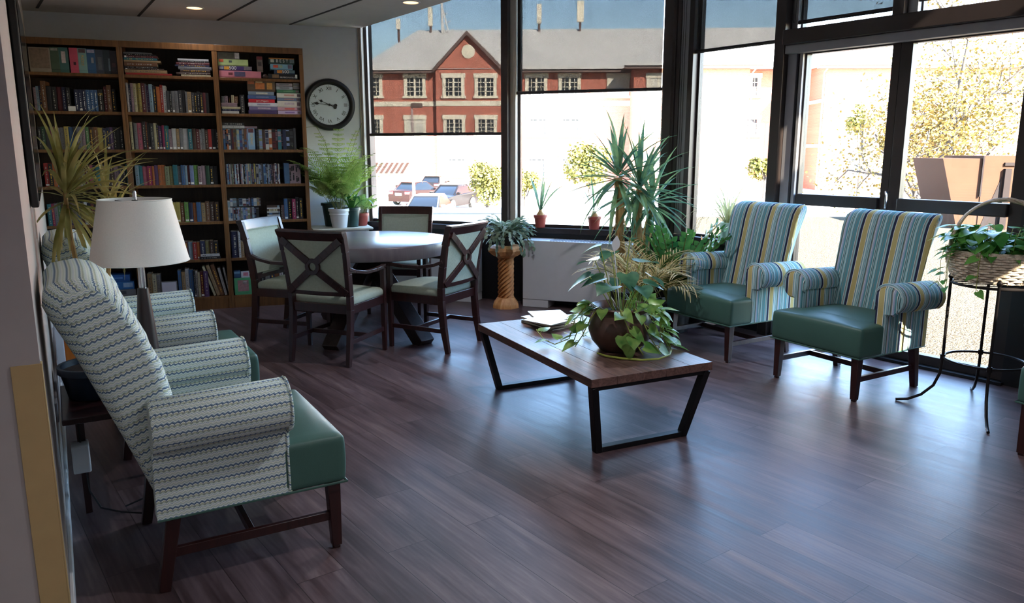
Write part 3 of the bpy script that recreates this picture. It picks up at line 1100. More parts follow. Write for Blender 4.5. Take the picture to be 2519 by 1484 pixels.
# ---- dining chairs with a crossed back
def dining_chair(label, M, group):
    t = thing('dining_chair', label, 'chair', M, group)
    W = MAT['mahogany']
    # rear posts curve back above and below the seat
    def post(s):
        ys = [(-.285, 0), (-.25, .20), (-.232, .40), (-.235, .50), (-.255, .66), (-.285, .82), (-.318, .955)]
        m = MB()
        for (y0, z0), (y1, z1) in zip(ys[:-1], ys[1:]):
            w0 = .034 if z0 > .1 else .03
            x0, x1 = .238 + .03 * max(0, z0 - .45), .238 + .03 * max(0, z1 - .45)
            m.bar((s * x0, y0, z0), (s * x1, y1, z1), w0, .05 if z0 > .15 else .036, w1=.034, h1=.05 if z1 < .8 else .04, side=(1, 0, 0))
        return m
    for s in (-1, 1):
        post(s).build('leg', W, t, bevel=.002)
        m = MB().bar((s * .243, .235, .64), (s * .243, .232, .40), .034, .032, side=(1, 0, 0)).bar((s * .243, .232, .41), (s * .240, .235, 0), .036, .036, w1=.028, h1=.028, side=(1, 0, 0))
        m.build('leg', W, t, bevel=.002)
        # arm sweeps down from the back and out to the front post
        pts = [(s * .247, -.262, .70), (s * .256, -.19, .672), (s * .268, -.06, .648), (s * .27, .08, .648), (s * .258, .20, .652), (s * .243, .252, .655)]
        m = MB()
        for a, b in zip(pts[:-1], pts[1:]):
            m.bar(a, b, .036, .024)
        m.build('arm', W, t, bevel=.003)
        MB().bar((s * .240, -.235, .17), (s * .240, .225, .17), .018, .032).build('stretcher', W, t, bevel=.002)
    MB().bar((-.235, 0, .17), (.235, 0, .17), .018, .032).build('stretcher', W, t, bevel=.002)
    m = MB()
    m.box(-.238, .238, .215, .245, .37, .435).box(-.238, .238, -.245, -.215, .37, .435)
    for s in (-1, 1):
        m.bar((s * .241, -.235, .4025), (s * .241, .235, .4025), .026, .065)
    m.build('seat_frame', W, t, bevel=.003)
    MB().soft(-.25, .25, -.215, .258, .425, .485, .025, 9, .038).build('seat', MAT['sage'], t, smooth=60)
    # back: curved top rail, lower rail, upholstered panel and the cross behind it
    def back_y(z):
        return -.235 - .083 * max(0, min(1, (z - .5) / .455)) ** 1.35
    def bow(x):
        return -.030 * (1 - (x / .255) ** 2)
    nx = 10
    def rail(z0, z1, th, yo=0.0, roll=0.0, ext=.258):
        m = MB()
        vs, fs = [], []
        for i in range(nx + 1):
            x = -ext + 2 * ext * i / nx
            y0, y1 = back_y(z0) + bow(x) * .8 + yo, back_y(z1) + bow(x) * .8 + yo
            sec = [(x, y0 - th / 2, z0), (x, y1 - th / 2 - roll, z1 - .012), (x, y1 - th / 2 - roll, z1), (x, y1 + th / 2 - roll * .3, z1 + .004), (x, y1 + th / 2, z1 - .01), (x, y0 + th / 2, z0)]
            vs += sec
        k = 6
        for i in range(nx):
            for j in range(k):
                fs.append((i * k + j, i * k + (j + 1) % k, (i + 1) * k + (j + 1) % k, (i + 1) * k + j))
        fs.append(list(range(k)))
        fs.append([nx * k + j for j in range(k)])
        return m.add(vs, fs)
    rail(.895, .965, .034, roll=.02, ext=.268).build('top_rail', W, t, smooth=30)
    rail(.50, .54, .03, ext=.245).build('back_rail', W, t, smooth=30)
    m = MB()
    vs, fs = [], []
    nz = 6
    for j in range(nz + 1):
        z = .53 + (.91 - .53) * j / nz
        for i in range(nx + 1):
            x = -.236 + .472 * i / nx
            puff = .012 * (1 - (x / .24) ** 4) * (1 - ((z - .72) / .2) ** 4)
            vs.append((x, back_y(z) + bow(x) * .8 + .012 + puff, z))
    off = len(vs)
    vs += [(x, y - .028 - 0.0, z) for x, y, z in [(v[0], back_y(v[2]) + bow(v[0]) * .8 + .012, v[2]) for v in vs]]
    for j in range(nz):
        for i in range(nx):
            a = j * (nx + 1) + i
            q = (a, a + 1, a + nx + 2, a + nx + 1)
            fs.append(q)
            fs.append(tuple(off + k for k in q[::-1]))
    edge = [i for i in range(nx + 1)] + [j * (nx + 1) + nx for j in range(1, nz + 1)] + [nz * (nx + 1) + i for i in range(nx - 1, -1, -1)] + [j * (nx + 1) for j in range(nz - 1, 0, -1)]
    for i in range(len(edge)):
        a, b = edge[i], edge[(i + 1) % len(edge)]
        fs.append((a, b, off + b, off + a))
    bp = m.add(vs, fs).build('back_panel', MAT['sage'], t, smooth=50)
    m = MB()
    fr = [(.218, .552), (.218, .89), (-.218, .89), (-.218, .552)]
    m.tube([(x, back_y(z) + bow(x) * .8 + .018, z) for x, z in fr], .004, 6, closed=True)
    m.build('welt', MAT['sage'], bp)
    m = MB()
    cz = .71
    def cp(x, z):
        return Vector((x, back_y(z) + bow(x) * .8 - .026, z))
    for sx, sz, zz in ((1, 1, .90), (-1, 1, .90), (1, -1, .52), (-1, -1, .52)):
        a = Vector((sx * .034, 0, cz + (.034 if sz > 0 else -.034)))
        b = Vector((sx * .236, 0, zz))
        for k in range(4):
            p = a.lerp(b, k / 4)
            q = a.lerp(b, (k + 1) / 4)
            m.bar(cp(p.x, p.z), cp(q.x, q.z), .016, .050, side=(0, 1, 0))
    cc = cp(0, cz)
    ring_o = [(.058 * math.cos(a), .058 * math.sin(a)) for a in [2 * PI * k / 24 for k in range(24)]]
    vs, fs = [], []
    for y in (cc.y - .010, cc.y + .010):
        vs += [(x, y, cz + z) for x, z in ring_o]
        vs += [(x * .5, y, cz + z * .5) for x, z in ring_o]
    for k in range(24):
        j = (k + 1) % 24
        fs += [(k, j, 24 + j, 24 + k), (48 + k, 72 + k, 72 + j, 48 + j), (k, 48 + k, 48 + j, j), (24 + k, 24 + j, 72 + j, 72 + k)]
    m.add(vs, fs)
    m.build('cross_brace', W, t, smooth=30, bevel=.0015)
    return t

G = 'crossed back chairs around the round table'
def chair_from_back(x, y, heading):
    """place by the middle of the rear feet"""
    f = hv(heading)
    return at_floor(x + f.x * .285, y + f.y * .285, heading)
dc = dining_chair('dining chair in front of the round table, its crossed back towards the camera', chair_from_back(-1.378, 5.35, 19.7), G)
copy_tree(dc, chair_from_back(-.37, 5.845, -62), 'dining chair on the right of the round table, its crossed back seen at an angle')
copy_tree(dc, chair_from_back(-2.02, 6.28, 106), 'dining chair on the left of the round table, beside the bookcases')
copy_tree(dc, at_floor(-1.075, 7.30, 186), 'dining chair behind the round table, in front of the window')

# ---- round table
TC = Vector((-1.18, 6.42, 0))
t = thing('dining_table', 'round dark laminate dining table on crossed slanting legs', 'table', Matrix.Translation(TC))
MB().lathe([(.648, .672), (.656, .676), (.66, .684), (.66, .772), (.656, .779), (.65, .782)], 96).build('tabletop', MAT['tabletop'], t, smooth=35)
for h in (135, 197, 315, 17):
    d = hv(h)
    MB().bar((d.x * -.06, d.y * -.06, .675), (d.x * .70, d.y * .70, .0), .13, .11, side=(-d.y, d.x, 0)).build('leg', MAT['espresso'], t, bevel=.004)
MB().lathe([(.16, .63), (.16, .672)], 24).build('collar', MAT['espresso'], t)

# ---- coffee table: plank top on two black steel frames
CT = at_floor(.415, 4.35, 154)
t = thing('coffee_table', 'low plank coffee table on two black steel frames', 'table', CT)
m = MB()
for k in range(5):
    x0 = -.37 + k * .148
    m.box(x0, x0 + .1475, -.685, .685, .377, .42)
m.build('tabletop', wood('reclaimed_top', C(66, 44, 39), C(116, 86, 78), .42, scale=(26, 2.0, 26)), t, bevel=.002)
for s in (-1, 1):
    m = MB()
    y0, y1 = s * .66, s * .585
    ft, fb = .345, .265
    m.bar((-ft, y0, .366), (ft, y0, .366), .03, .022, side=(0, 1, 0))
    m.bar((-fb - .012, y1, .014), (fb + .012, y1, .014), .045, .028, side=(0, 1, 0))
    for q in (-1, 1):
        m.bar((q * ft, y0, .376), (q * fb, y1, .0), .045, .036, side=(0, 1, 0))
    m.build('leg_frame', MAT['steel_black'], t, bevel=.002)

# ---- end table, lamp
ET = LF @ Matrix.Translation((1.19, -.30, 0))
t = thing('end_table', 'dark red wooden end table between the zigzag armchairs', 'table', ET)
MB().box(-.27, .27, -.27, .28, .425, .45).build('tabletop', MAT['mahogany'], t, bevel=.004)
for sx in (-1, 1):
    for sy in (-1, 1):
        MB().bar((sx * .16, sy * .22, .425), (sx * .16, sy * .22, 0), .032, .032, w1=.024, h1=.024, side=(1, 0, 0)).build('leg', MAT['mahogany'], t)
MB().box(-.18, .18, -.235, -.215, .38, .425).box(-.18, .18, .215, .235, .38, .425).build('apron', MAT['mahogany'], t)

t = thing('table_lamp', 'table lamp with a wide cream shade on a tapered dark base', 'lamp', LF @ Matrix.Translation((1.05, -.365, .45)))
MB().lathe([(.085, 0), (.085, .012), (.06, .018), (.056, .02), (.05, .10), (.036, .32), (.022, .485)], 28).build('base', MAT['espresso'], t)
MB().lathe([(.014, .485), (.015, .50), (.012, .64), (.012, .675)], 16).build('neck', MAT['chrome'], t)
m = MB()
m.lathe([(.191, .598), (.139, .855)], 48, cap=False)
m.lathe([(.1885, .600), (.1365, .853)], 48, cap=False)
m.tube([(.1905 * math.cos(a), .1905 * math.sin(a), .599) for a in [2 * PI * k / 48 for k in range(48)]], .003, 6, closed=True)
m.tube([(.139 * math.cos(a), .139 * math.sin(a), .854) for a in [2 * PI * k / 48 for k in range(48)]], .003, 6, closed=True)
sh = m.build('lamp_shade', MAT['linen'], t, recalc=False)
m = MB()
for k in range(3):
    a = 2 * PI * k / 3 + .5
    m.tube([(0, 0, .84), (.136 * math.cos(a), .136 * math.sin(a), .846)], .002, 5)
m.lathe([(.02, .835), (.022, .843), (.006, .855)], 14)
m.build('shade_holder', MAT['black'], sh)
MB().lathe([(.008, .852), (.008, .885), (.006, .89)], 12).build('finial', MAT['chrome'], t)
MB().lathe([(.018, .675), (.03, .72), (.03, .765), (.015, .795)], 16).build('bulb', MAT['white'], t)

# ---- clock on the grey wall
t = thing('wall_clock', 'large round black rimmed wall clock with roman numerals', 'clock', CF @ Matrix.Translation((-.327, -.001, 1.971)) @ Matrix.Rotation(R(90), 4, 'X'))
m = MB()
m.lathe([(.262, .0), (.262, .022), (.250, .040), (.236, .048), (.222, .044), (.214, .034), (.206, .028), (.203, .018), (.203, .0)], 64, cap=False)
m.build('rim', MAT['black'], t, smooth=60)
MB().lathe([(.0005, .014), (.206, .014)], 64, cap=False).build('face', plain('clock_face', C(206, 220, 232), .5, var=.02), t)
for k, s in enumerate(['XII', 'I', 'II', 'III', 'IIII', 'V', 'VI', 'VII', 'VIII', 'IX', 'X', 'XI']):
    a = R(90 - 30 * k)
    text_part('numeral', s, .050, MAT['dark_text'], t, Matrix.Translation((.163 * math.cos(a), .163 * math.sin(a), .0155)) @ Matrix.Rotation(a - PI / 2, 4, 'Z'), width=.95)
m = MB()
for k in range(60):
    a = 2 * PI * k / 60
    r0 = .190 if k % 5 == 0 else .194
    m.bar((r0 * math.cos(a), r0 * math.sin(a), .0152), (.2 * math.cos(a), .2 * math.sin(a), .0152), .003 if k % 5 == 0 else .0015, .0006)
m.build('minute_track', MAT['dark_text'], t)
def hand(name, ang, L, w, z):
    m = MB()
    M = Matrix.Rotation(R(90 - ang), 4, 'Z')
    m.bar((-.062, 0, z), (L, 0, z), w, .0015, M=M, w1=w * .35)
    m.prism([(L * .62, 0, z), (L * .74, .016, z), (L * .95, 0, z), (L * .74, -.016, z)], (0, 0, .0015), M=M)
    m.lathe([(.017, z), (.017, z + .002)], 16, M=M, c=(-.062, 0, 0))
    m.lathe([(.012, z), (.012, z + .003)], 16)
    m.build(name, MAT['dark_text'], t)
hand('hour_hand', 294, .118, .009, .018)
hand('minute_hand', 275.5, .17, .007, .022)

# ---- television on the left wall, seen along its face
t = thing('television', 'flat black television on the left wall, seen almost edge on', 'television', LF @ Matrix.Translation((1.52, 0, 1.69)))
MB().box(-.66, .66, -.03, -.004, -.395, .42).build('housing', MAT['black'], t, bevel=.006)
MB().box(-.64, .64, -.0325, -.030, -.372, .398).build('screen', plain('tv_screen', C(16, 20, 20), .12, var=.02), t)

t = thing('wall_controller', 'dark wall mounted device at the left edge of the near wall', 'wall device', LF @ Matrix.Translation((-.002, .20, 1.30)))
MB().box(-.03, 0, -.11, .16, -.13, .14).build('housing', MAT['black'], t, bevel=.02, seg=4)
MB().box(-.032, -.029, -.07, .12, -.08, .10).build('display', plain('device_display', C(60, 66, 74), .15), t)

# ---- cords by the left wall
t = thing('power_adapter', 'white power adapter with a black cord beside the end table', 'adapter', LF @ Matrix.Translation((1.0, -.075, .02)))
MB().box(-.04, .04, -.03, .035, .18, .30).build('adapter_body', MAT['white'], t, bevel=.006)
MB().tube([(.0, .0, .405), (.005, .0, .30)], .004, 6).tube([(0, -.01, .195), (.01, -.015, .08), (-.02, -.05, .008), (-.10, -.12, .006), (-.16, -.2, .006), (-.08, -.27, .006), (.0, -.22, .006), (-.05, -.14, .006)], .004, 6).build('cord', MAT['black'], t)

# ---- low cabinet in the left corner, its warm wooden side showing
t = thing('cabinet', 'low cabinet with a warm orange wooden side at the left wall', 'cabinet', LF @ Matrix.Translation((3.78, -.19, 0)))
MB().box(-.32, .32, -.16, .18, .06, .46).build('body', MAT['orange_wood'], t, bevel=.003)
MB().box(-.34, .34, -.18, .185, .46, .485).build('top', MAT['orange_wood'], t, bevel=.003)
MB().box(-.30, .30, -.14, .17, 0, .06).build('plinth', MAT['espresso'], t)
for s in (-1, 1):
    d = MB().box(min(0, s * .31), max(0, s * .31), -.178, -.161, .08, .44).build('door', MAT['orange_wood'], t, bevel=.002)
    MB().lathe([(.008, 0), (.012, .012), (.004, .02)], 10, M=Matrix.Translation((s * .03, -.18, .34)) @ Matrix.Rotation(R(90), 4, 'X')).build('knob', MAT['chrome'], d)

# ---- convector heaters under the far windows
def heater(label, x0, x1):
    c = (x0 + x1) / 2
    h = (x1 - x0) / 2
    t = thing('convector_heater', label, 'heater', WF @ Matrix.Translation((c, 0, 0)), 'white convector heaters under the windows')
    m = MB()
    m.box(-h, h, -.255, -.02, .075, .655)
    m.build('cabinet', MAT['heater'], t, bevel=.006)
    m = MB()
    m.box(-h, -h + .26, -.250, -.03, 0, .075)
    m.box(h - .26, h, -.250, -.03, 0, .075)
    m.build('plinth', MAT['heater'], t, bevel=.003)
    m = MB()
    n = int((2 * h - .30) / .03)
    for k in range(n):
        x = -h + .27 + k * .03
        m.box(x, x + .017, -.235, -.05, .655, .659)
    m.build('grille', MAT['alu'], t)
heater('white convector heater behind the coffee table, right of the carved pedestal', 1.90, 3.08)
heater('white convector heater behind the dining table, left of the carved pedestal', .30, 1.375)

# ================================================================== BOOKCASES AND WHAT STANDS IN THEM
SHELF = [2.170, 1.845, 1.514, 1.190, .844, .486, .122]
SHELF_NAME = ['top', 'second', 'third', 'fourth', 'fifth', 'sixth', 'bottom']
BX = [-1.56, -.772, .015, .802]
CASE = ['left', 'middle', 'right']
for k in range(3):
    x0, x1 = BX[k], BX[k + 1]
    c = (x0 + x1) / 2
    h = (x1 - x0) / 2
    t = thing('bookcase', ['left oak bookcase, partly hidden by the spiky plant and the television',
                           'middle oak bookcase behind the table lamp',
                           'right oak bookcase next to the wall clock'][k], 'bookcase', BF @ Matrix.Translation((c, 0, 0)), 'oak bookcases along the back wall')
    O = MAT['oak']
    for s in (-1, 1):
        MB().box(s * h - (.018 if s > 0 else 0) + (-.0005 if s > 0 else .0005), s * h + (.018 if s < 0 else 0) + (-.0005 if s > 0 else .0005), .004, .36, 0, 2.455).build('side_panel', O, t)
        wd = .037 if (k == 2 and s > 0) else .0225
        MB().box(min(s * h, s * (h - wd)), max(s * h, s * (h - wd)), -.016, .004, 0, 2.40).build('stile', O, t, bevel=.002)
    MB().box(-h + .019, h - .019, .335, .345, .0, 2.44).build('back_panel', MAT['oak_back'], t)
    MB().box(-h, h, -.018, .004, 2.40, 2.455).build('top_rail', O, t, bevel=.002)
    MB().box(-h + .019, h - .019, .004, .335, 2.43, 2.452).build('top', O, t)
    for z in SHELF[:-1]:
        MB().box(-h + .0235, h - .0235, -.004, .334, z - .026, z).build('shelf', O, t, bevel=.002)
    MB().box(-h + .0235, h - .0235, -.010, .334, SHELF[-1] - .026, SHELF[-1]).build('shelf', O, t, bevel=.002)
    MB().box(-h + .0235, h - .0235, -.008, .012, 0, SHELF[-1] - .026).build('plinth', O, t)

PAL = {
    'w': ('white', (214, 214, 218)), 'c': ('cream', (206, 196, 160)), 'g': ('grey', (132, 132, 138)), 'h': ('charcoal', (62, 62, 70)),
    'k': ('black', (28, 28, 34)), 'n': ('navy blue', (36, 44, 84)), 'b': ('blue', (64, 108, 164)), 'p': ('pale blue', (148, 178, 200)),
    't': ('teal', (44, 122, 138)), 'e': ('dark green', (38, 78, 56)), 'f': ('green', (92, 140, 88)), 'l': ('lime green', (122, 176, 84)),
    'o': ('olive', (140, 132, 84)), 'y': ('yellow', (198, 176, 92)), 'a': ('tan', (178, 148, 106)), 'r': ('red', (178, 44, 42)),
    'm': ('maroon', (100, 34, 42)), 'i': ('pink', (200, 104, 128)), 'x': ('magenta', (164, 44, 96)), 'u': ('purple', (92, 62, 112)),
    'v': ('mauve', (166, 138, 152)), 'q': ('orange', (196, 108, 52)), 'd': ('dark brown', (74, 50, 42)), 's': ('sage', (148, 156, 124)),
    'j': ('periwinkle', (142, 158, 208)), 'z': ('brown', (128, 84, 56)),
}
COVER = {}
MAT['pale_print'] = plain('pale_print', C(168, 164, 156), .6, var=.2)
MAT['grey_print'] = plain('grey_print', C(86, 84, 84), .6, var=.2)
def cover(c):
    if c not in COVER:
        COVER[c] = plain('cover_' + PAL[c][0].replace(' ', '_'), C(*[v * .80 for v in PAL[c][1]]), .55, var=.14, scale=30)
    return COVER[c]
ORD = ['first', 'second', 'third', 'fourth', 'fifth', 'sixth', 'seventh', 'eighth', 'ninth', 'tenth', 'eleventh', 'twelfth', 'thirteenth',
       'fourteenth', 'fifteenth', 'sixteenth', 'seventeenth', 'eighteenth', 'nineteenth', 'twentieth'] + ['twenty ' + s for s in
       ['first', 'second', 'third', 'fourth', 'fifth', 'sixth', 'seventh', 'eighth', 'ninth']] + ['thirtieth'] + ['thirty ' + s for s in
       ['first', 'second', 'third', 'fourth', 'fifth', 'sixth', 'seventh', 'eighth', 'ninth']] + ['fortieth', 'forty first', 'forty second', 'forty third', 'forty fourth', 'forty fifth', 'forty sixth', 'forty seventh', 'forty eighth', 'forty ninth', 'fiftieth']
rb = random.Random(21)

def book_mesh(w, h, d, light, case=False):
    """spine at y = 0, standing on z = 0; slots: cover, pages, print"""
    m = MB()
    b = .0022
    if case:
        m.box(-w / 2, w / 2, 0, d, 0, h, 0)
    else:
        m.box(-w / 2, -w / 2 + b, .001, d, 0, h, 0).box(w / 2 - b, w / 2, .001, d, 0, h, 0)
        m.prism([(-w / 2, .003, 0), (-w * .3, 0, 0), (w * .3, 0, 0), (w / 2, .003, 0), (w / 2, .006, 0), (-w / 2, .006, 0)], (0, 0, h), 0)
        m.box(-w / 2 + b, w / 2 - b, .006, d - .004, .003, h - .004, 1)
    a = w * .30
    def q(z0, z1, x0=-1, x1=1, mm=2):
        m.add([(x0 * a, -.0006, z0), (x1 * a, -.0006, z0), (x1 * a, -.0006, z1), (x0 * a, -.0006, z1)], [(0, 1, 2, 3)], mm)
    k = rb.random()
    if case:
        z = h * rb.uniform(.05, .2)
        while z < h * .92:
            L = h * rb.uniform(.04, .3)
            if rb.random() < .6:
                q(z, min(h * .96, z + L), -1.5, 1.5)
            z += L + h * .03
    elif k < .8:
        # upright title and author, as fine broken strokes down the spine
        for za, zb_, x0 in ((.36, .86, -.35), (.10, .28, -.3)):
            z = h * za
            while z < h * zb_:
                L = rb.uniform(.004, .014)
                q(z, z + L, x0 + rb.uniform(-.15, .1), x0 + .6 + rb.uniform(-.2, .3))
                z += L + rb.uniform(.003, .012)
    if not case and rb.random() < .16:
        q(.008, .024, -1.2, 1.2, 3)
    return m

def place_book(c, x, z, w, h, d, label, group, name='book', cat='book', y=.02, lean=0.0, flat=False, case=False, pr=None):
    m = book_mesh(w, h, d, 0, case)
    dark = sum(PAL[c][1]) < 330
    prn = pr or (MAT['pale_print'] if dark else MAT['grey_print'])
    if pr is None and dark and rb.random() < .25:
        prn = MAT['gold_text']
    if case and pr is None:
        prn = cover(rb.choice('wvpgnbmhjc'))
    M = BF @ Matrix.Translation((x, y, z))
    if flat:
        M = M @ Matrix.Translation((-h / 2, 0, w / 2)) @ Matrix.Rotation(R(90), 4, 'Y')
    elif lean:
        M = M @ Matrix.Rotation(lean, 4, 'Y')
    o = m.build(name, [cover(c), MAT['page'], prn, MAT['label']], M=M, recalc=False, flat=True)
    return tag(o, label, cat, group)

def row(case_i, shelf_i, spec, x, sc, hs, name='book', cat='book', thick='', case=False, depth=(.14, .19), start=0):
    """spec: letter and width pairs; hs: height in metres, changed by '@'"""
    hcur = hs
    n = start
    G = '%ss on the %s shelf of the %s bookcase' % (cat, SHELF_NAME[shelf_i], CASE[case_i])
    for tok in spec.split():
        if tok[0] == '@':
            hcur = float(tok[1:]) / 100
            continue
        c, w = tok[0], tok[1:]
        w = float(w) * sc
        if c == '_':
            x += w
            continue
        h = hcur * (1 + (rb.uniform(-.02, .02) if case else rb.uniform(-.05, .03)))
        lab = '%s %s, %s from the left, %s shelf of the %s bookcase' % (PAL[c][0], cat, ORD[n], SHELF_NAME[shelf_i], CASE[case_i])
        place_book(c, x + w / 2, SHELF[shelf_i], w * .965, h, rb.uniform(*depth), lab, G, name, cat, y=.012 + rb.random() * .018, case=case)
        x += w
        n += 1
    return x, n

def stack(case_i, shelf_i, spec, xl, where, z0=None, name='book', cat='book', d=.17, case=False, y=.01):
    """books lying flat, listed from the bottom: letter thickness(mm) length(mm) shift(mm)"""
    z = SHELF[shelf_i] if z0 is None else z0
    items = [s.split(',') for s in spec.split()]
    N = len(items)
    for k, (c, th, L, sh) in enumerate(items):
        th, L, sh = float(th) / 1000, float(L) / 1000, float(sh) / 1000
        pos = 'top' if k == N - 1 else ('bottom' if k == 0 else ORD[k] + ' from the bottom')
        lab = '%s %s flat, %s of %s, %s shelf, %s bookcase' % (PAL[c][0], cat, pos, where, SHELF_NAME[shelf_i], CASE[case_i])
        place_book(c, xl + sh + L / 2, z, th * .97, L, d, lab, 'flat %ss in the %s of the %s bookcase, %s shelf' % (cat, where, CASE[case_i], SHELF_NAME[shelf_i]), name, cat, y=y, flat=True, case=case)
        z += th
    return z

# --- puzzle and game boxes with printing of their own
def box_thing(label, x0, x1, z0, z1, col, parts=(), texts=(), d=.22, y=.012, name='puzzle_box', cat='puzzle box', group='puzzle and game boxes in the bookcases'):
    """a closed cardboard box; parts: (name, x0, x1, z0, z1, colour) patches on the front, texts: (string, x, z, size, colour, vertical)"""
    h, w = z1 - z0, x1 - x0
    t = thing(name, label, cat, BF @ Matrix.Translation(((x0 + x1) / 2, y, z0)), group)
    cm = plain('card', C(*col), .5, var=.1, scale=16)
    MB().box(-w / 2, w / 2, .003, d, 0, h * .8).build('box_base', cm, t, bevel=.0015)
    MB().box(-w / 2 - .001, w / 2 + .001, 0, d + .003, h * .12, h).build('box_lid', cm, t, bevel=.0015)
    for i, (nm, a, b, c, e, cc) in enumerate(parts):
        MB().box(-w / 2 + a * w, -w / 2 + b * w, -.0012, 0, h * .12 + c * h * .88, h * .12 + e * h * .88).build(nm, plain('print', C(*cc), .5, var=.2, scale=40), t)
    for s, a, c, size, mt, vert in texts:
        Mx = Matrix.Translation((-w / 2 + a * w, -.0014, c * h)) @ Matrix.Rotation(R(90), 4, 'X')
        if vert:
            Mx = Mx @ Matrix.Rotation(R(-90), 4, 'Z')
        text_part('title_text', s, size, MAT[mt], t, Mx)
    return t

z1 = SHELF[0]
# top shelf, left bookcase: upright boxes
bx = box_thing
bx('large pale picture box at the left end of the top shelf, left bookcase', -1.475, -1.315, z1, z1 + .205, (150, 138, 122), [('picture', .05, .95, .05, .95, (128, 108, 92))])
bx('dark green box beside the large pale picture box', -1.313, -1.248, z1, z1 + .212, (72, 92, 74), [('band', .1, .9, .84, .95, (150, 150, 140))])
bx('teal box with a white and red label on its end', -1.246, -1.178, z1, z1 + .212, (66, 106, 104), [('label_patch', .25, .72, .30, .82, (206, 190, 190))])
bx('pink upright puzzle box on the top shelf', -1.166, -1.103, z1, z1 + .212, (204, 84, 108), [('emblem', .42, .72, .22, .36, (60, 30, 44))])
bx('pale teal upright box with its title running down the end', -1.101, -1.035, z1, z1 + .210, (128, 166, 164), [('picture', .1, .9, .80, .97, (90, 70, 76))], [('PUZZLE', .5, .52, .026, 'gold_text', True)])
bx('blue upright box with a pale top band', -1.033, -.968, z1, z1 + .208, (48, 86, 128), [('band', .08, .95, .82, .96, (166, 160, 190)), ('picture', .5, .8, .35, .6, (150, 150, 160))])
bx('slate upright box on the top shelf with a pale side', -.966, -.908, z1, z1 + .205, (62, 68, 84), [('picture', .3, .85, .05, .65, (88, 92, 100))])
bx('charcoal upright box on the top shelf with a grey edge', -.906, -.852, z1, z1 + .205, (46, 56, 68), [('band', .72, .98, .0, .6, (92, 108, 124))])
bx('darkest upright box at the right end of the top shelf, left bookcase', -.850, -.800, z1, z1 + .200, (54, 46, 54), [('band', .2, .8, .2, .4, (80, 60, 66))])

# second shelf, left bookcase
x, n = row(0, 1, 'v50 p55 n45 @25 z100 @21 k95 k95 m105 n75 k85', -1.475, .0004, .205)
G6 = 'set of blue volumes on the second shelf'
for k in range(6):
    o = place_book('n' if k < 3 else 'b', x + .046 + k * .0305, SHELF[1], .030, .186, .15, 'blue volume with a white foot label, %s of the matching set of six' % ORD[k], G6, y=.016, pr=MAT['label'])
o = place_book('k', x + .046 + 6 * .0305 + .008, SHELF[1], .042, .19, .16, 'black book with large yellow lettering right of the blue volume set', 'books on the second shelf of the left bookcase', y=.014)
tt = thing('index_card', 'small blank white card standing before the blue volumes', 'card', BF @ Matrix.Translation((x + .005, .008, SHELF[1])))
MB().box(-.029, .029, 0, .004, 0, .043).build('card', MAT['label'], tt)
text_part('title_text', 'LOVE', .026, MAT['gold_text'], o, Matrix.Translation((0, -.0012, .148)) @ Matrix.Rotation(R(90), 4, 'X'), width=.6)
row(0, 1, '@22 m60 @23 z90 @20 k80', x + .046 + 6 * .0305 + .034, .0004, .22, start=10)
# third and fourth shelf, left
row(0, 2, 'k75 e65 h105 x105 g75 g85 y85 b90 h70 g85 v75 f70 d90 z85 y95 n70 n70 u65 k70 k70 k60', -1.478, .000405, .195)
row(0, 3, '@21 r90 k85 q75 @20 p115 r60 k75 k80 @19 w105 g55 s50 m95 i75 n55 t85 b70 v60 h75 d80 v100 n70 k70 t65 k60', -1.462, .0004, .2)
row(0, 4, 't80 x55 g70 f70 d80 p60 u75 v90 b70 z80 w60 n75 m70 k80 h70 g70 y70 k80 d80 n80 k80', -1.47, .0004, .2)
row(0, 5, '@22 h80 d90 k70 m80 n100 d80 z90 k80 g80 m90 n90 d90 k80 r60 h80 d80', -1.47, .0005, .21)
# bottom shelf, left: stacked game boxes
zb = SHELF[6]
bx('black flat box under the stack of blue boxes on the bottom shelf', -1.13, -.80, zb, zb + .05, (30, 30, 36), d=.26)
bx('grey flat box in the bottom shelf stack of boxes', -1.14, -.82, zb + .051, zb + .112, (112, 116, 124), [('picture', .4, .75, .2, .8, (70, 74, 84))], d=.26)
bx('lower blue game box in the bottom shelf stack', -1.15, -.83, zb + .113, zb + .185, (44, 104, 168), [('picture', .72, .97, .2, .85, (140, 172, 206)), ('band', .2, .6, .35, .6, (110, 156, 204))], d=.26)
bx('upper blue game box, top of the bottom shelf stack', -1.16, -.86, zb + .186, zb + .252, (34, 84, 150), [('picture', .2, .42, .15, .85, (120, 136, 160)), ('band', .5, .8, .4, .6, (90, 140, 200))], d=.26)
row(0, 6, '@26 d90 n80 k90 m80 g70 z80', -1.48, .0005, .25)

# middle bookcase
zt = stack(1, 0, 'r,18,380,5 a,28,345,0 d,12,320,0 k,16,262,0 z,36,270,0 a,17,300,0 t,20,272,0 m,19,278,0 k,15,262,0 g,14,230,0', -.742, 'left stack')
stack(1, 0, 'c,15,252,20 d,22,290,-20 d,24,255,15 g,26,282,0 n,15,290,-25 m,22,282,-15 k,14,262,5 w,18,262,0', -.300, 'right stack')
row(1, 1, '@25 w40 n45 v55 c60 y45 y55 m80 w22 @24 u55 p75 h75 q75 r60 w70 @20 h60 k50 g55 @20.5 g75 h85 k70 @19 g40 a85 h60 k60 k65 k60 m65 k60', -.746, .000402, .24)
row(1, 2, '@24.5 c50 h28 g62 i100 k75 m30 k60 h70 c55 @22 h40 u80 x45 t82 @19 v72 w88 a68 g65 w115 t85 d80 m82 w40 g68 d68 r78 k80 k80', -.744, .000406, .24)
row(1, 3, '@18 p78 t75 i92 x100 q45 u80 q70 q62 s95 o75 t98 g68 b76 p56 m52 j85 l84 v85 v80 e85 k80 k85', -.735, .000412, .18)
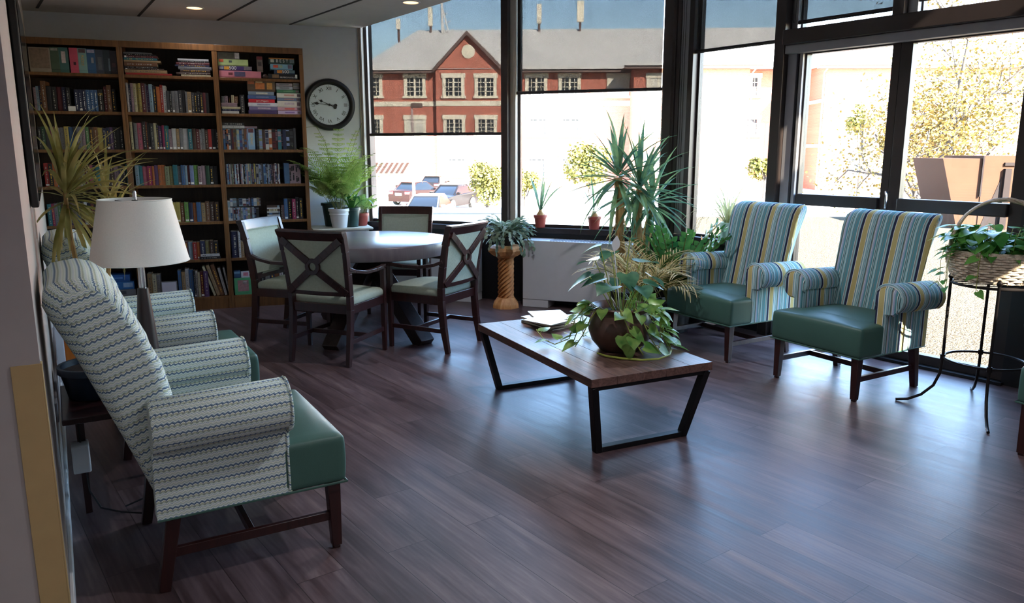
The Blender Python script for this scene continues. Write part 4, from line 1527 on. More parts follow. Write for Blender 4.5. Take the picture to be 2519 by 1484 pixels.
row(1, 4, '@18.5 r60 t60 g65 c60 b65 m60 t60 p62 y58 y62 z62 l66 n62 q52 b70 a66 z66 d76 d66', -.735, .00058, .18)
row(1, 5, '@17 n60 z60 g60 w40 h45 k60 v55 m58 p64 r60 q48 n78 o62 d62 k70', -.60, .0006, .17)
stack(1, 5, 'k,26,190,0 w,24,170,12', -.245, 'small pile', d=.15, y=-.002)
x, n = row(1, 6, '@24 a60 c56 g45', -.715, .00068, .23)
fr = thing('framed_print', 'small framed print with a dark sketch on pale paper, bottom shelf', 'picture', BF @ Matrix.Translation((x + .075, .012, SHELF[6])))
MB().box(-.07, .07, 0, .014, 0, .168).build('frame', cover('g'), fr, bevel=.002)
MB().box(-.062, .062, -.001, 0, .008, .16).build('paper', plain('print_paper', C(186, 184, 200), .7, var=.03), fr)
MB().prism([(-.04, -.0016, .012), (-.02, -.0016, .05), (-.005, -.0016, .075), (.01, -.0016, .06), (.03, -.0016, .05), (.05, -.0016, .012)], (0, -.0006, 0)).build('sketch', MAT['dark_text'], fr)
x, n = row(1, 6, '@26 b48 a48 @27 w48 @26 b60 k25 @25 w30 c28 m48 u60', x + .155, .00068, .25, start=3)
xl = x + .05
for k, (c, w, h, ln, lab) in enumerate((('c', .020, .30, -.30, 'thin cream book leaning left, first of the slanting group'), ('a', .030, .31, -.28, 'tan book leaning left beside the thin cream one'),
                                        ('z', .034, .31, -.25, 'brown book leaning left, middle of the slanting group'), ('w', .022, .27, -.20, 'pale book leaning left, fourth of the slanting group'), ('w', .016, .27, -.16, 'last pale book of the slanting group by the upright'))):
    place_book(c, xl + k * .034, SHELF[6] + .006, w, h, .17, lab + ', bottom shelf', 'leaning books on the bottom shelf of the middle bookcase', lean=ln, y=.02)

# right bookcase, top shelf: two stacks of puzzles
bx('wide pink puzzle box at the foot of the left stack, top shelf', .045, .415, z1, z1 + .063, (196, 120, 136), [('picture', .36, .62, .1, .9, (84, 78, 110)), ('emblem', .22, .32, .3, .7, (110, 50, 60))])
bx('purple puzzle box marked 500 in the left stack, top shelf', .045, .335, z1 + .064, z1 + .105, (66, 48, 104), [('label_patch', .02, .14, .15, .8, (150, 156, 160)), ('band', .16, .32, .1, .9, (206, 148, 52)), ('picture', .76, 1, .1, .95, (116, 110, 116))], [('500', .42, .56, .044, 'white_text', False)])
bx('pale green puzzle box in the left stack, top shelf', .042, .305, z1 + .106, z1 + .165, (172, 190, 130), [('band', .03, .18, .5, .95, (206, 92, 62)), ('picture', .36, .46, .45, .8, (84, 92, 90))])
bx('landscape picture box on top of the left stack, top shelf', .042, .232, z1 + .166, z1 + .226, (128, 122, 116), [('picture', .05, .75, .05, .95, (108, 106, 96)), ('label_patch', .79, .99, .0, .98, (206, 202, 204))])
bx('narrow upright box standing between the two puzzle stacks', .385, .437, z1 + .064, z1 + .205, (140, 126, 122), [('band', .02, .98, .76, 1, (150, 70, 74)), ('picture', .2, .8, .3, .6, (90, 80, 80))], y=.06, d=.12)
bx('black puzzle box marked 500 piece puzzle, foot of the right stack', .480, .742, z1, z1 + .045, (26, 26, 32), [('picture', .13, .36, .1, .9, (128, 100, 74)), ('label_patch', .93, 1.0, .1, .95, (216, 222, 220))], [('500 PIECE PUZZLE', .65, .34, .017, 'white_text', False)], y=-.006)
bx('dark blue puzzle box marked 500 in the right stack', .535, .725, z1 + .046, z1 + .086, (40, 62, 92), [('band', .14, .38, .1, .9, (206, 132, 54)), ('picture', .7, .98, .2, .9, (90, 120, 130))], [('500', .54, .55, .042, 'white_text', False)])
bx('pale blue puzzle box in the right stack, top shelf', .505, .705, z1 + .087, z1 + .137, (120, 164, 190), [('band', .12, .34, .25, .8, (208, 88, 62)), ('label_patch', .36, .54, .25, .8, (148, 172, 150)), ('picture', .78, .97, .1, .9, (108, 96, 120))])
bx('puzzle box lettered BEST on top of the right stack', .492, .722, z1 + .138, z1 + .192, (44, 66, 62), [('band', .0, 1, .82, 1, (190, 122, 54)), ('label_patch', .06, .2, .15, .75, (190, 196, 184)), ('picture', .82, 1, .1, .9, (100, 116, 124))], [('B E S T', .52, .50, .038, 'white_text', False)])
t = thing('clay_figure', 'small dark rounded ornament between the puzzle stacks', 'ornament', BF @ Matrix.Translation((.452, .006, z1)))
MB().lathe([(.012, 0), (.022, .008), (.026, .02), (.018, .036), (.004, .042)], 14).build('body', cover('d'), t, smooth=70)
# right bookcase, second shelf
z2 = SHELF[1]
stack(2, 1, 'w,24,150,0 n,18,160,-4 c,21,165,0 v,17,142,-4 v,18,142,-4', .048, 'left pile', d=.12)
for k, (c, w, h) in enumerate((('g', .026, .06), ('v', .030, .062), ('m', .004, .05), ('c', .024, .07), ('z', .032, .06))):
    place_book(c, .062 + k * .029, z2 + .099, w, h, .10, '%s small book upright on the left pile, %s along' % (PAL[c][0], ORD[k]), 'small books standing on the left pile, second shelf, right bookcase', y=.03)
place_book('h', .232, z2, .04, .175, .13, 'dark grey upright book behind the left pile, second shelf', 'books on the second shelf of the right bookcase', y=.03)
st1 = [((70, 56, 104), .034, .255, None, None), ((116, 108, 150), .034, .262, None, (176, 160, 180)), ((206, 206, 218), .034, .262, None, (150, 150, 180)), ((196, 30, 48), .032, .240, 'Jerry Maguire', None),
       ((72, 96, 148), .034, .250, None, (104, 120, 160)), ((124, 140, 162), .034, .236, None, (196, 196, 190))]
zz = z2
for k, (col, th, L, txt, pc) in enumerate(st1):
    bx('%s video case, %s from the bottom of the left video stack' % (['dark purple', 'grey violet', 'white', 'red', 'dark blue', 'grey blue'][k], ORD[k]), .285 + (.006 if k % 2 else 0), .285 + L, zz, zz + th, col,
       [('band', .3, .75, .25, .75, pc)] if pc else [], [(txt, .52, .52, .020, 'white_text', False)] if k == 3 else [], d=.11, name='video_case', cat='video case', group='video cases on the second shelf')
    zz += th + .0008
bx('autumn patterned gift box on the left video stack', .286, .535, zz, zz + .10, (96, 76, 60), [('leaf_print', .28, .62, .1, .75, (196, 118, 66)), ('leaf_print', .70, .9, .1, .8, (188, 136, 70)), ('leaf_print', .02, .25, .6, .95, (170, 98, 66)), ('leaf_print', .3, .55, .78, .98, (206, 176, 130))], d=.16)
st2 = [((190, 170, 206), .034, .232, (136, 110, 170), 'lilac'), ((196, 150, 168), .032, .232, (206, 96, 84), 'pink'), ((214, 208, 202), .056, .232, (190, 176, 190), 'thick white'), ((108, 124, 152), .030, .228, (160, 120, 130), 'slate blue'),
       ((216, 214, 206), .042, .236, (196, 150, 140), 'white'), ((58, 112, 84), .030, .222, (96, 140, 110), 'green')]
zz = z2
for k, (col, th, L, pc, nm) in enumerate(st2):
    bx('%s video case, %s from the bottom of the right video stack' % (nm, ORD[k]), .548, .548 + L * .93, zz, zz + th, col, [('band', .3, .72, .3, .72, pc), ('picture', .84, .97, .15, .85, (110, 90, 96))], d=.11, name='video_case', cat='video case', group='video cases on the second shelf')
    zz += th + .0008
for k, (a, b, z, nm) in enumerate(((.545, .695, 0, 'pale patterned'), (.545, .692, .031, 'mauve'), (.70, .79 - .032, .006, 'grey'), (.70, .79 - .032, .036, 'olive grey'))):
    bx('%s cassette lying on the right video stack' % nm, a, b, zz + z, zz + z + .029, ((166, 172, 184), (150, 140, 150), (132, 130, 128), (120, 122, 110))[k], [('band', .2, .8, .25, .75, (110, 112, 120))], d=.10, name='video_case', cat='video case', group='video cases on the second shelf')
place_book('m', .737, z2, .045, .205, .15, 'mauve red upright folder at the right end, second shelf', 'books on the second shelf of the right bookcase', y=.02)
# third and fourth shelf: discs and videos
row(2, 2, '@19 b38 p30 q32 w40 h30 m32 a48 s22 p50 u58 w36 z50 v24', .042, .000445, .19, 'disc_case', 'disc case', case=True, depth=(.13, .14))
xx = .042 + 490 * .000445
bx('pale blue film video case with its title down the spine', xx + .002, xx + .062, SHELF[2], SHELF[2] + .196, (134, 168, 202), [('picture', .1, .9, .78, .98, (96, 50, 58))], [('TITANIC', .5, .5, .030, 'gold_text', True)], d=.12, name='video_case', cat='video case', group='video cases on the third shelf')
row(2, 2, '@19 n30 k55 s75 d62 w75 q70 k80 m45 t75 h35 n70 k75 @20 k90 h55', xx + .064, .000425, .19, 'video_case', 'video case', case=True, depth=(.11, .12))
stack(2, 2, 'w,27,195,0 h,28,190,2', .042, 'pile on the disc cases', z0=SHELF[2] + .196, d=.12)
place_book('v', .29, SHELF[2] + .199, .018, .12, .11, 'mauve booklet lying on the pale blue film case', 'loose booklets in the right bookcase', flat=True)
row(2, 3, '@19 g18 p30 b20 w30 h16 s18 m14 v22 p32 j22 v24 h18 n18 v30 w22 n22 h16 p24 v34 c28 s20 p16 h14 n24 k14 y28 h18 w40 p20 h24 k20 g16 h22 b44 p20 h24 p20 k20 g18 v22 h18 d18 m26 w34 d20 m16 w26', .046, .00046, .19, 'disc_case', 'disc case', case=True, depth=(.13, .14))
x5 = .046 + 1062 * .00046
bx('dark blue drawstring pouch like box right of the disc cases', .575, .622, SHELF[3], SHELF[3] + .196, (62, 92, 128), [], d=.14, name='disc_box', cat='disc box', group='boxed sets on the fourth shelf')
for k in range(7):
    place_book('v', .632 + k * .0148, SHELF[3], .0142, .186, .13, 'pale mauve matching case, %s of the set of seven at the right end' % ORD[k], 'set of pale mauve cases on the fourth shelf', 'disc_case', 'disc case', y=.012, case=True, pr=MAT['dark_text'])
# fifth shelf: two tiers of audio discs, then books
x, n = row(2, 4, '@19 w38', .04, .00055, .19, 'disc_case', 'disc case', case=True, depth=(.12, .13))
row(2, 4, '@12.5 w30 g22 m32 w20 p18 v18 w20 g18 s20 p22 b30 v30 s40 g34 p40 k30 k50', x, .00055, .125, 'disc_case', 'disc case', case=True, depth=(.12, .125), start=1)
cd = x
t = thing('disc_tray', 'narrow dark board carrying the upper tier of discs', 'board', BF @ Matrix.Translation((cd + .14, .03, SHELF[4] + .1295)))
MB().box(-.14, .14, 0, .13, 0, .006).build('board', cover('k'), t)
xx = cd + .002
for k, (c, w) in enumerate((('w', 42), ('p', 64), ('k', 40), ('p', 60), ('w', 60), ('h', 40), ('v', 26), ('k', 20), ('n', 36), ('w', 56), ('a', 40), ('g', 20))):
    if xx + w * .00055 > cd + .28:
        break
    place_book(c, xx + w * .00055 / 2, SHELF[4] + .136, w * .00053, .068 + .01 * rb.random(), .11, '%s disc case in the upper tier, %s from the left, fifth shelf' % (PAL[c][0], ORD[k]), 'upper tier of discs on the fifth shelf', 'disc_case', 'disc case', y=.03, case=True)
    xx += w * .00055
stack(2, 4, 'w,20,118,0 h,16,122,-3 w,14,120,0 k,18,125,-3 w,14,120,0 d,24,124,0 w,12,118,2 d,22,120,0', .395, 'disc pile', d=.12, case=True, name='disc_case', cat='disc case')
row(2, 4, '@14 d28 v30 @20 b62 @20 k72 @20.5 x66 @20.5 k60 k62', .525, .00055, .2, start=20)
# sixth and bottom shelf
row(2, 5, '@25.5 n115 w40 @15 a52', .048, .00055, .25)
o = place_book('k', .30, SHELF[5], .03, .2, .16, 'black book half hidden behind the left dining chair, sixth shelf', 'books on the sixth shelf of the right bookcase')
row(2, 5, '@20 d60 g60 n70 w40 k60 z60 b60 h60', .40, .00062, .2, start=4)
bx('green picture box of flowers on the bottom shelf of the right bookcase', .05, .205, zb, zb + .165, (74, 150, 104), [('picture', .2, .85, .1, .85, (150, 110, 112)), ('emblem', .5, .75, .6, .8, (214, 206, 206))], d=.06, y=.004)
bx('white card box with a pink picture leaning above the green picture box', .118, .195, zb + .166, zb + .225, (200, 202, 214), [('picture', .25, .85, .2, .85, (188, 120, 140))], d=.05, y=.012)
bx('dark blue small box on the green picture box', .052, .112, zb + .166, zb + .232, (44, 74, 112), [('band', .05, .95, .55, .95, (92, 130, 160))], d=.08, y=.012)
row(2, 6, '@22 d60 k60 g60 n60 z60 w50 k60 h60 t60 d60', .25, .00075, .22)

# ================================================================== PLANTS AND SMALL THINGS
rp = random.Random(5)
U = rp.uniform
def pot(parent, r0, r1, h, mat, lip=.008, soil=True, n=32, th=.004):
    MB().lathe([(r0 * .96, 0), (r0, .004), (r1 - .002, h - .03), (r1 + lip, h - .028), (r1 + lip, h), (r1 - th, h), (r1 - th - .002, h - .03), (r0 - th, .01), (.001, .01)], n, cap=False).build('pot', MAT[mat], parent, smooth=35)
    if soil:
        MB().lathe([(.001, h - .022), (r1 * .6, h - .020), (r1 - th - .001, h - .026)], n, cap=False).build('soil', MAT['soil'], parent)

def crown(m, c, n, L, w, e0, e1, droop, fold=.3, wp=.35, tw=.4, az0=0.0, lv=.25, ymax=None):
    for i in range(n):
        az = az0 + i * 2.39996 + U(-.2, .2)
        k = i / max(1, n - 1)
        if ymax is not None and c[1] + L * .95 * math.sin(az) > ymax:
            az = -az if c[1] - L * .95 * abs(math.sin(az)) > -9 else az
        m.blade((c[0] + .01 * math.cos(az), c[1] + .01 * math.sin(az), c[2] - .10 * k * (1 if n > 18 else .4)), az, e1 + (e0 - e1) * k + U(-.15, .15), L * U(1 - lv, 1.08), w * U(.85, 1.1), droop * U(.4, 1.3), 7, fold, wp=wp, twist=U(-tw, tw))

# --- spiky plant in the left corner
PO = LF @ Matrix.Translation((1.24, -.165, .451))
t = thing('dracaena', 'thin stemmed plant with spiky yellow green leaves in a dark blue pot', 'plant', PO)
pot(t, .115, .14, .14, 'blue_pot')
tops = [(-.06, .0, .97), (.12, -.15, .93), (.03, -.02, .80)]
m = MB()
ends = []
for px, py, Y in ((158, 458, 3.42), (262, 478, 3.62), (286, 500, 3.6)):
    w = PO.inverted() @ bg(px, py, Y)
    ends.append(w)
for q, e in enumerate(ends):
    b = Vector((.03 * math.cos(q * 2.1), .03 * math.sin(q * 2.1), .11))
    pts = [b, b.lerp(e, .35) + Vector((.01, .0, .03)), b.lerp(e, .7) + Vector((-.01, .01, .02)), e]
    m.tube(pts, [.012, .011, .010, .009], 8)
m.build('trunk', MAT['trunk'], t)
m = MB()
crown(m, ends[0], 80, .44, .021, -1.0, 1.4, 1.1, az0=.4, tw=.8, lv=.45, ymax=.27)
crown(m, ends[1], 30, .30, .018, -.3, 1.4, .7, az0=1.2, lv=.4, ymax=.15)
crown(m, ends[2], 10, .14, .018, .2, 1.3, .4)
m.build('foliage', MAT['dracaena'], t, recalc=False)

# --- coffee table: big glazed pot with mixed plants, magazines
def heart_vine(m, ml, pts, size, dens=.06, up=(0, 0, 1), spread=1.0, outward=None):
    """a vine through pts with heart leaves on short stalks"""
    P = [Vector(p) for p in pts]
    dist = 0
    side = 1
    for a, b in zip(P[:-1], P[1:]):
        L = (b - a).length
        k = 0
        n = max(1, int(L / dens))
        for i in range(n):
            p = a.lerp(b, (i + .5) / n)
            side = -side
            d = (b - a).normalized()
            s = d.cross(Vector((0, 0, 1)))
            if s.length < .1:
                s = Vector((1, 0, 0))
            s.normalize()
            o = Vector(outward(p)) if outward else Vector((0, 0, 0))
            dirv = (s * side * .8 * spread + d * .3 + o * .9 + Vector((0, 0, U(-.1, .5)))).normalized()
            base = p + dirv * size * .35
            ml.tube([p, p.lerp(base, .5) + Vector((0, 0, .006)), base], .0018, 4, caps=False)
            uu = Vector((U(-.3, .3), U(-.3, .3), 1)) + o * .7
            m.leaf(base, dirv + Vector((0, 0, U(-.6, .1))), uu, size * U(.8, 1.2), size * U(.7, 1.0), heart=True, curl=U(.1, .5))
PT = Matrix.Translation((.60, 4.18, .42))
t = thing('potted_plants', 'brown glazed round pot of trailing heart leaved plants on the coffee table', 'plant', PT)
MB().lathe([(.10, 0), (.115, .004), (.155, .05), (.176, .11), (.172, .16), (.152, .20), (.147, .215), (.166, .228), (.172, .240), (.164, .247), (.150, .238), (.140, .20), (.001, .19)], 48, cap=False).build('pot', MAT['glaze'], t, smooth=60)
MB().lathe([(.001, .212), (.10, .214), (.144, .206)], 24, cap=False).build('soil', MAT['soil'], t)
m, ml = MB(), MB()
outw = lambda p: (Vector((p.x, p.y, 0)).normalized() if Vector((p.x, p.y, 0)).length > .01 else Vector((0, 0, 1)))
# upright broad leaves in the middle and left
for az, e, L, s, mm in ((2.6, 1.15, .34, .15, 0), (1.9, 1.3, .37, .13, 0), (3.3, .95, .28, .15, 0), (.6, 1.2, .32, .16, 0), (4.2, 1.0, .22, .15, 0), (5.2, .9, .24, .13, 0), (1.1, 1.35, .46, .10, 0), (3.0, 1.35, .42, .12, 0), (2.2, .8, .28, .14, 0), (0.1, 1.0, .26, .13, 0),
                        (3.6, 1.2, .24, .14, 0), (4.8, 1.25, .27, .13, 0), (5.8, 1.1, .22, .12, 0), (1.5, 1.1, .2, .14, 0)):
    b = Vector((.04 * math.cos(az), .04 * math.sin(az), .21))
    e1 = b + Vector((math.cos(az) * math.cos(e), math.sin(az) * math.cos(e), math.sin(e))) * L * .88
    ml.tube([b, b.lerp(e1, .5) + Vector((0, 0, .02)), e1], .003, 5, caps=False)
    m.leaf(e1, (math.cos(az + U(-.5, .5)), math.sin(az + U(-.5, .5)), U(-.7, .1)), (math.cos(az) * .4, math.sin(az) * .4, 1), s * .95, s * .95, heart=True, curl=.35)
m.build('broad_foliage', MAT['pothos_dark'], t, recalc=False)
m = MB()
# vines over the rim on the right and front
for k, (az, L, side) in enumerate(((5.0, .28, 1), (5.6, .42, 1), (6.1, .40, 1), (.3, .38, 1), (5.35, .30, 1), (4.55, .2, 1), (3.9, .26, -1), (3.4, .34, -1), (2.9, .36, -1), (5.85, .3, 1))):
    c = Vector((math.cos(az), math.sin(az), 0))
    tn = Vector((-c.y, c.x, 0)) * side
    pts = [c * .12 + Vector((0, 0, .22)), c * .18 + Vector((0, 0, .262)), c * .215 + tn * .03 + Vector((0, 0, .20)), c * .22 + tn * .08 + Vector((0, 0, .10)), c * .225 + tn * .13 + Vector((0, 0, .025))]
    if L > .35:
        pts.append(c * .22 + tn * (L * .6) + Vector((0, 0, .012)))
    ml.tube(pts, .0028, 5)
    heart_vine(m, ml, pts, .088, .05, outward=outw)
# stray vine to the left across the table, over the magazines
pts = [(-.10, -.04, .22), (-.19, -.02, .25), (-.25, .02, .16), (-.28, .02, .05), (-.36, .02, .018), (-.42, .08, .03), (-.46, .16, .07)]
ml.tube(pts, .0028, 5)
heart_vine(m, ml, pts, .075, .055, outward=lambda p: (-.3, -.2, .3))
# long bare vine lying in front of the pot
front = [(-.14, -.15, .012), (-.10, -.20, .009), (-.02, -.245, .008), (.08, -.275, .008), (.17, -.255, .008), (.245, -.17, .008), (.275, -.07, .008), (.27, .0, .03), (.25, .05, .09)]
ml.tube(front, .0055, 6)
m.leaf((-.015, -.215, .12), (.25, -.2, -1), (0, -1, .1), .10, .09, heart=True)
m.leaf((.02, -.2, .06), (.1, -.3, -1), (0, -1, .3), .08, .07, heart=True)
# thin grassy seedlings in the middle
for i in range(26):
    m.blade((U(.0, .1), U(-.08, .0), .212), U(0, 6.28), U(1.0, 1.5), U(.10, .2), .006, U(.5, 1.6), 5)
m.build('trailing_foliage', MAT['pothos'], t, recalc=False)
ml.build('stems', MAT['vine'], t)
m = MB()
for az, e, L in ((2.0, 1.35, .33), (2.6, .9, .16)):
    b = Vector((.0, .03, .21))
    e1 = b + Vector((math.cos(az) * math.cos(e), math.sin(az) * math.cos(e), math.sin(e))) * L
    m.tube([b, e1], .003, 5)
    m.leaf(e1, (.2, .1, 1), (.3, -1, .2), .09, .05)
m.build('pale_spathe', MAT['white'], t, recalc=False)

def magazine(label, x, y, z, w, l, th, rot, col, edge, deco=None):
    t = thing('magazine', label, 'magazine', CT @ Matrix.Translation((x, y, z)) @ Matrix.Rotation(R(rot), 4, 'Z'), 'magazines on the coffee table')
    MB().box(-w / 2, w / 2, -l / 2, l / 2, 0.0006, th - .0006).build('pages', MAT['page'], t)
    MB().box(-w / 2 - .001, w / 2 + .001, -l / 2 - .001, l / 2 + .001, th - .0008, th).box(-w / 2 - .001, w / 2, -l / 2, l / 2, 0, .0008).build('cover', plain('magazine_cover', C(*col), .3, var=.1, scale=10), t)
    if deco:
        MB().box(-w * .4, w * .42, -l * .1, l * .42, th, th + .0004).build('cover_picture', plain('cover_print', C(*deco), .3, var=.35, scale=18), t)
zz = .42
for k, (x, y, w, l, th, rot, col, edge, deco, lab) in enumerate((
        (.10, -.42, .24, .31, .008, 12, (40, 36, 44), 0, None, 'dark magazine at the bottom of the pile'),
        (.12, -.41, .23, .30, .008, 4, (60, 50, 50), 0, None, 'second dark magazine from the bottom of the pile'),
        (.11, -.40, .23, .29, .010, 9, (130, 92, 80), 0, None, 'brownish magazine in the middle of the pile'),
        (.13, -.41, .22, .29, .012, 6, (150, 138, 130), 0, None, 'thick grey magazine in the middle of the pile'),
        (.09, -.46, .22, .29, .008, -14, (188, 190, 196), 0, (60, 110, 136), 'white magazine with a blue picture near the top of the pile'),
        (.20, -.31, .17, .22, .006, 22, (176, 168, 164), 0, None, 'open pale magazine on top of the pile'))):
    magazine(lab + ' on the coffee table', x - .15, y - .06, zz, w, l, th, rot, col, edge, deco)
    zz += th + .0006

# --- carved pedestal and its cactus
PD = Matrix.Translation((-.06, 7.42, 0))
t = thing('pedestal', 'carved pine plant stand with a twisted column between the heaters', 'plant stand', PD)
def octo(r, z, a0=0.0, n=8):
    return [(r * math.cos(a0 + 2 * PI * k / n), r * math.sin(a0 + 2 * PI * k / n), z) for k in range(n)]
def loft(m, rings):
    n = len(rings[0])
    vs, fs = [], []
    for r_ in rings:
        vs += r_
    for i in range(len(rings) - 1):
        for k in range(n):
            fs.append((i * n + k, i * n + (k + 1) % n, (i + 1) * n + (k + 1) % n, (i + 1) * n + k))
    fs.append(list(range(n - 1, -1, -1)))
    fs.append([(len(rings) - 1) * n + k for k in range(n)])
    return m.add(vs, fs)
a8 = PI / 8
loft(MB(), [octo(.135, 0, a8), octo(.135, .022, a8), octo(.125, .05, a8), octo(.088, .098, a8), octo(.078, .10, a8)]).build('foot', MAT['carved'], t, smooth=20)
m = MB()
rings = []
NT = 90
for i in range(NT + 1):
    z = .10 + .39 * i / NT
    tw = 7.2 * i / NT
    ring = []
    for k in range(64):
        a = 2 * PI * k / 64
        lobes = (a * 8 / (2 * PI) + .001) % 1
        r_ = .046 + .038 * lobes
        ring.append((r_ * math.cos(a + tw), r_ * math.sin(a + tw), z))
    rings.append(ring)
loft(m, rings).build('twisted_column', MAT['carved'], t, smooth=12)
m = MB()
n = 16
rings = []
for r_, z, al in ((.086, .49, 0), (.096, .50, .02), (.120, .52, .16), (.150, .56, .22), (.150, .588, .10), (.125, .61, 0)):
    rings.append([((r_ * (1 + (al if k % 2 else -al * .4))) * math.cos(2 * PI * k / n), (r_ * (1 + (al if k % 2 else -al * .4))) * math.sin(2 * PI * k / n), z) for k in range(n)])
loft(m, rings).build('carved_top', MAT['carved'], t, smooth=15)

t = thing('christmas_cactus', 'bushy flat leaved cactus in a black pot on the carved pedestal', 'plant', PD @ Matrix.Translation((0, 0, .61)))
pot(t, .070, .085, .10, 'black_pot')
m = MB()
for i in range(150):
    az = U(0, 6.283)
    L = U(.14, .38)
    e = U(.1, 1.3)
    p = Vector((.04 * math.cos(az) * U(.1, 1), .04 * math.sin(az), .095))
    nseg = int(L / .036)
    for s in range(nseg):
        d = Vector((math.cos(az) * math.cos(e), math.sin(az) * math.cos(e), math.sin(e)))
        m.leaf(p, d, (-math.cos(az) * .4 + U(-.5, .5), -math.sin(az) * .4 + U(-.5, .5), 1), .050, .034, curl=.05)
        p = p + d * .036
        e -= U(.0, .42) * (1.1 if s > 2 else .6)
        az += U(-.35, .35)
        if p.z < -.12:
            break
m.build('foliage', MAT['cactus'], t, recalc=False)

# --- two red pots on the sill
SZ = .7555
def amaryllis(label, tpos, blades, scale=1.0):
    t = thing('amaryllis', label, 'plant', WF @ Matrix.Translation((tpos, .025, SZ)), 'red potted bulbs on the window sill')
    pot(t, .048, .062, .125, 'terracotta', .006)
    MB().lathe([(.012, .10), (.034, .112), (.036, .13), (.022, .155), (.014, .175)], 14).build('bulb', MAT['trunk'], t, smooth=60)
    m = MB()
    for az, e, L, w, dr in blades:
        m.blade((.008 * math.cos(az), .008 * math.sin(az), .16), az, e, L, w, dr, 7, .35, wp=.55, tip=.15)
    m.build('foliage', MAT['yucca'], t, recalc=False)
amaryllis('red pot with an upright strap leaved bulb, left of the two on the sill', 1.985, [(2.9, 1.28, .36, .055, .15), (.6, 1.5, .40, .058, .05), (.1, 1.25, .34, .055, .15), (0, 1.0, .38, .055, .75), (3.6, 1.35, .13, .03, .1), (1.2, 1.4, .30, .05, .1)])
amaryllis('red pot with a thin leaved bulb on the sill, nearest the yucca', 2.536, [(3.0, 1.15, .32, .024, .5), (.4, 1.35, .30, .024, .2), (2.4, 1.45, .34, .026, .3), (.1, 1.0, .28, .024, .9), (3.3, .9, .26, .02, .9)])

# --- floor plants in the window corner
t = thing('yucca', 'tall yucca with two tan trunks and sword leaves in the window corner', 'plant', Matrix.Translation((1.03, 6.62, 0)))
pot(t, .15, .19, .32, 'black_pot')
m = MB()
heads = []
for bx_, by_, tx_, ty_, h in ((-.07, .0, -.13, -.02, 1.28), (.03, -.04, .05, -.03, 1.18), (.09, .06, .17, .06, 1.05)):
    pts = [(bx_ + (tx_ - bx_) * k / 8 + .008 * math.sin(k * 1.7 + bx_ * 40), by_ + (ty_ - by_) * k / 8, .28 + (h - .28) * k / 8) for k in range(9)]
    m.tube(pts, [.036 * U(.85, 1.1) for _ in pts], 10)
    heads.append((tx_, ty_, h))
m.build('trunk', MAT['trunk'], t, smooth=60)
m = MB()
for i in range(110):
    tx_, ty_, h = heads[i % 3]
    az = U(0, 6.28)
    m.blade((tx_ * .9, ty_ * .9, h - U(.1, .75)), az, U(-1.3, -.4), U(.10, .34), .018, U(.0, .3), 4, .3)
m.build('dry_leaves', MAT['gold_leaf'], t, recalc=False)
m = MB()
for q, (hd, n, L) in enumerate(zip(heads, (42, 46, 36), (.56, .58, .50))):
    crown(m, (hd[0], hd[1], hd[2] + .06), n, L, .044, -1.0, 1.42, .6, fold=.4, az0=q, tw=.25)
m.build('foliage', MAT['yucca'], t, recalc=False)

t = thing('zz_plant', 'glossy dark green zz plant on the floor between the yucca and the striped armchair', 'plant', Matrix.Translation((1.37, 6.42, 0)))
pot(t, .12, .15, .26, 'black_pot')
def zz_stem(m, ms, base, az, e, L, lean=.5, s=.085):
    p = Vector(base)
    n = int(L / .034)
    pts = [p.copy()]
    for i in range(n):
        k = i / n
        ee = e - lean * k * k
        d = Vector((math.cos(az) * math.cos(ee), math.sin(az) * math.cos(ee), math.sin(ee)))
        p = p + d * .034
        pts.append(p.copy())
        if k > .22:
            sd_ = d.cross(Vector((math.cos(az + 1.57), math.sin(az + 1.57), 0))) if False else Vector((-math.sin(az), math.cos(az), 0))
            q = 1 if i % 2 else -1
            m.leaf(p, d * .8 + sd_ * q * .8 + Vector((0, 0, .1)), d.cross(sd_) * -1 + Vector((0, 0, .4)), s * (1 - .4 * k), s * .42, curl=.2)
    ms.tube(pts, [.009 - .006 * i / len(pts) for i in range(len(pts))], 6)
m, ms = MB(), MB()
for i in range(30):
    az = i * 2.4
    zz_stem(m, ms, (.05 * math.cos(az), .05 * math.sin(az), .23), az + U(-.3, .3), U(1.1, 1.5), U(.42, .80), .6, .11)
m.build('foliage', MAT['zz'], t, recalc=False)
ms.build('stems', MAT['stem'], t)
t = thing('zz_plant', 'second glossy zz plant behind the farther striped armchair, below the spider plant', 'plant', Matrix.Translation((1.63, 6.58, 0)))
pot(t, .10, .13, .22, 'black_pot')
m, ms = MB(), MB()
for i in range(16):
    az = i * 2.4 + 1
    zz_stem(m, ms, (.04 * math.cos(az), .04 * math.sin(az), .2), az + U(-.3, .3), U(1.1, 1.5), U(.36, .54), .5, .09)
m.build('foliage', MAT['zz'], t, recalc=False)
ms.build('stems', MAT['stem'], t)
for q in ():
    pass

t = thing('areca_palm', 'small drying palm with straw coloured fronds in a dark pot behind the coffee table', 'plant', Matrix.Translation((1.02, 5.92, 0)))
pot(t, .13, .165, .34, 'black_pot', .012)
m, ms = MB(), MB()
for i in range(24):
    az = i * 2.4 + .5
    e, L = U(.8, 1.45), U(.38, .66)
    p = Vector((.03 * math.cos(az), .03 * math.sin(az), .32))
    pts = [p.copy()]
    n = 18
    for k in range(n):
        ee = e - 1.5 * (k / n) ** 2
        d = Vector((math.cos(az) * math.cos(ee), math.sin(az) * math.cos(ee), math.sin(ee)))
        p = p + d * (L / n)
        pts.append(p.copy())
        if k > 5:
            for q in (-1, 1):
                a2 = az + q * .85
                m.blade(p, a2, ee * .6 + U(-.2, .2), 
                        .19 * (1 - .5 * abs(k / n - .55)), .013, U(.3, .9), 4, .3)
    ms.tube(pts, .0035, 5)
m.build('foliage', MAT['palm'], t, recalc=False)
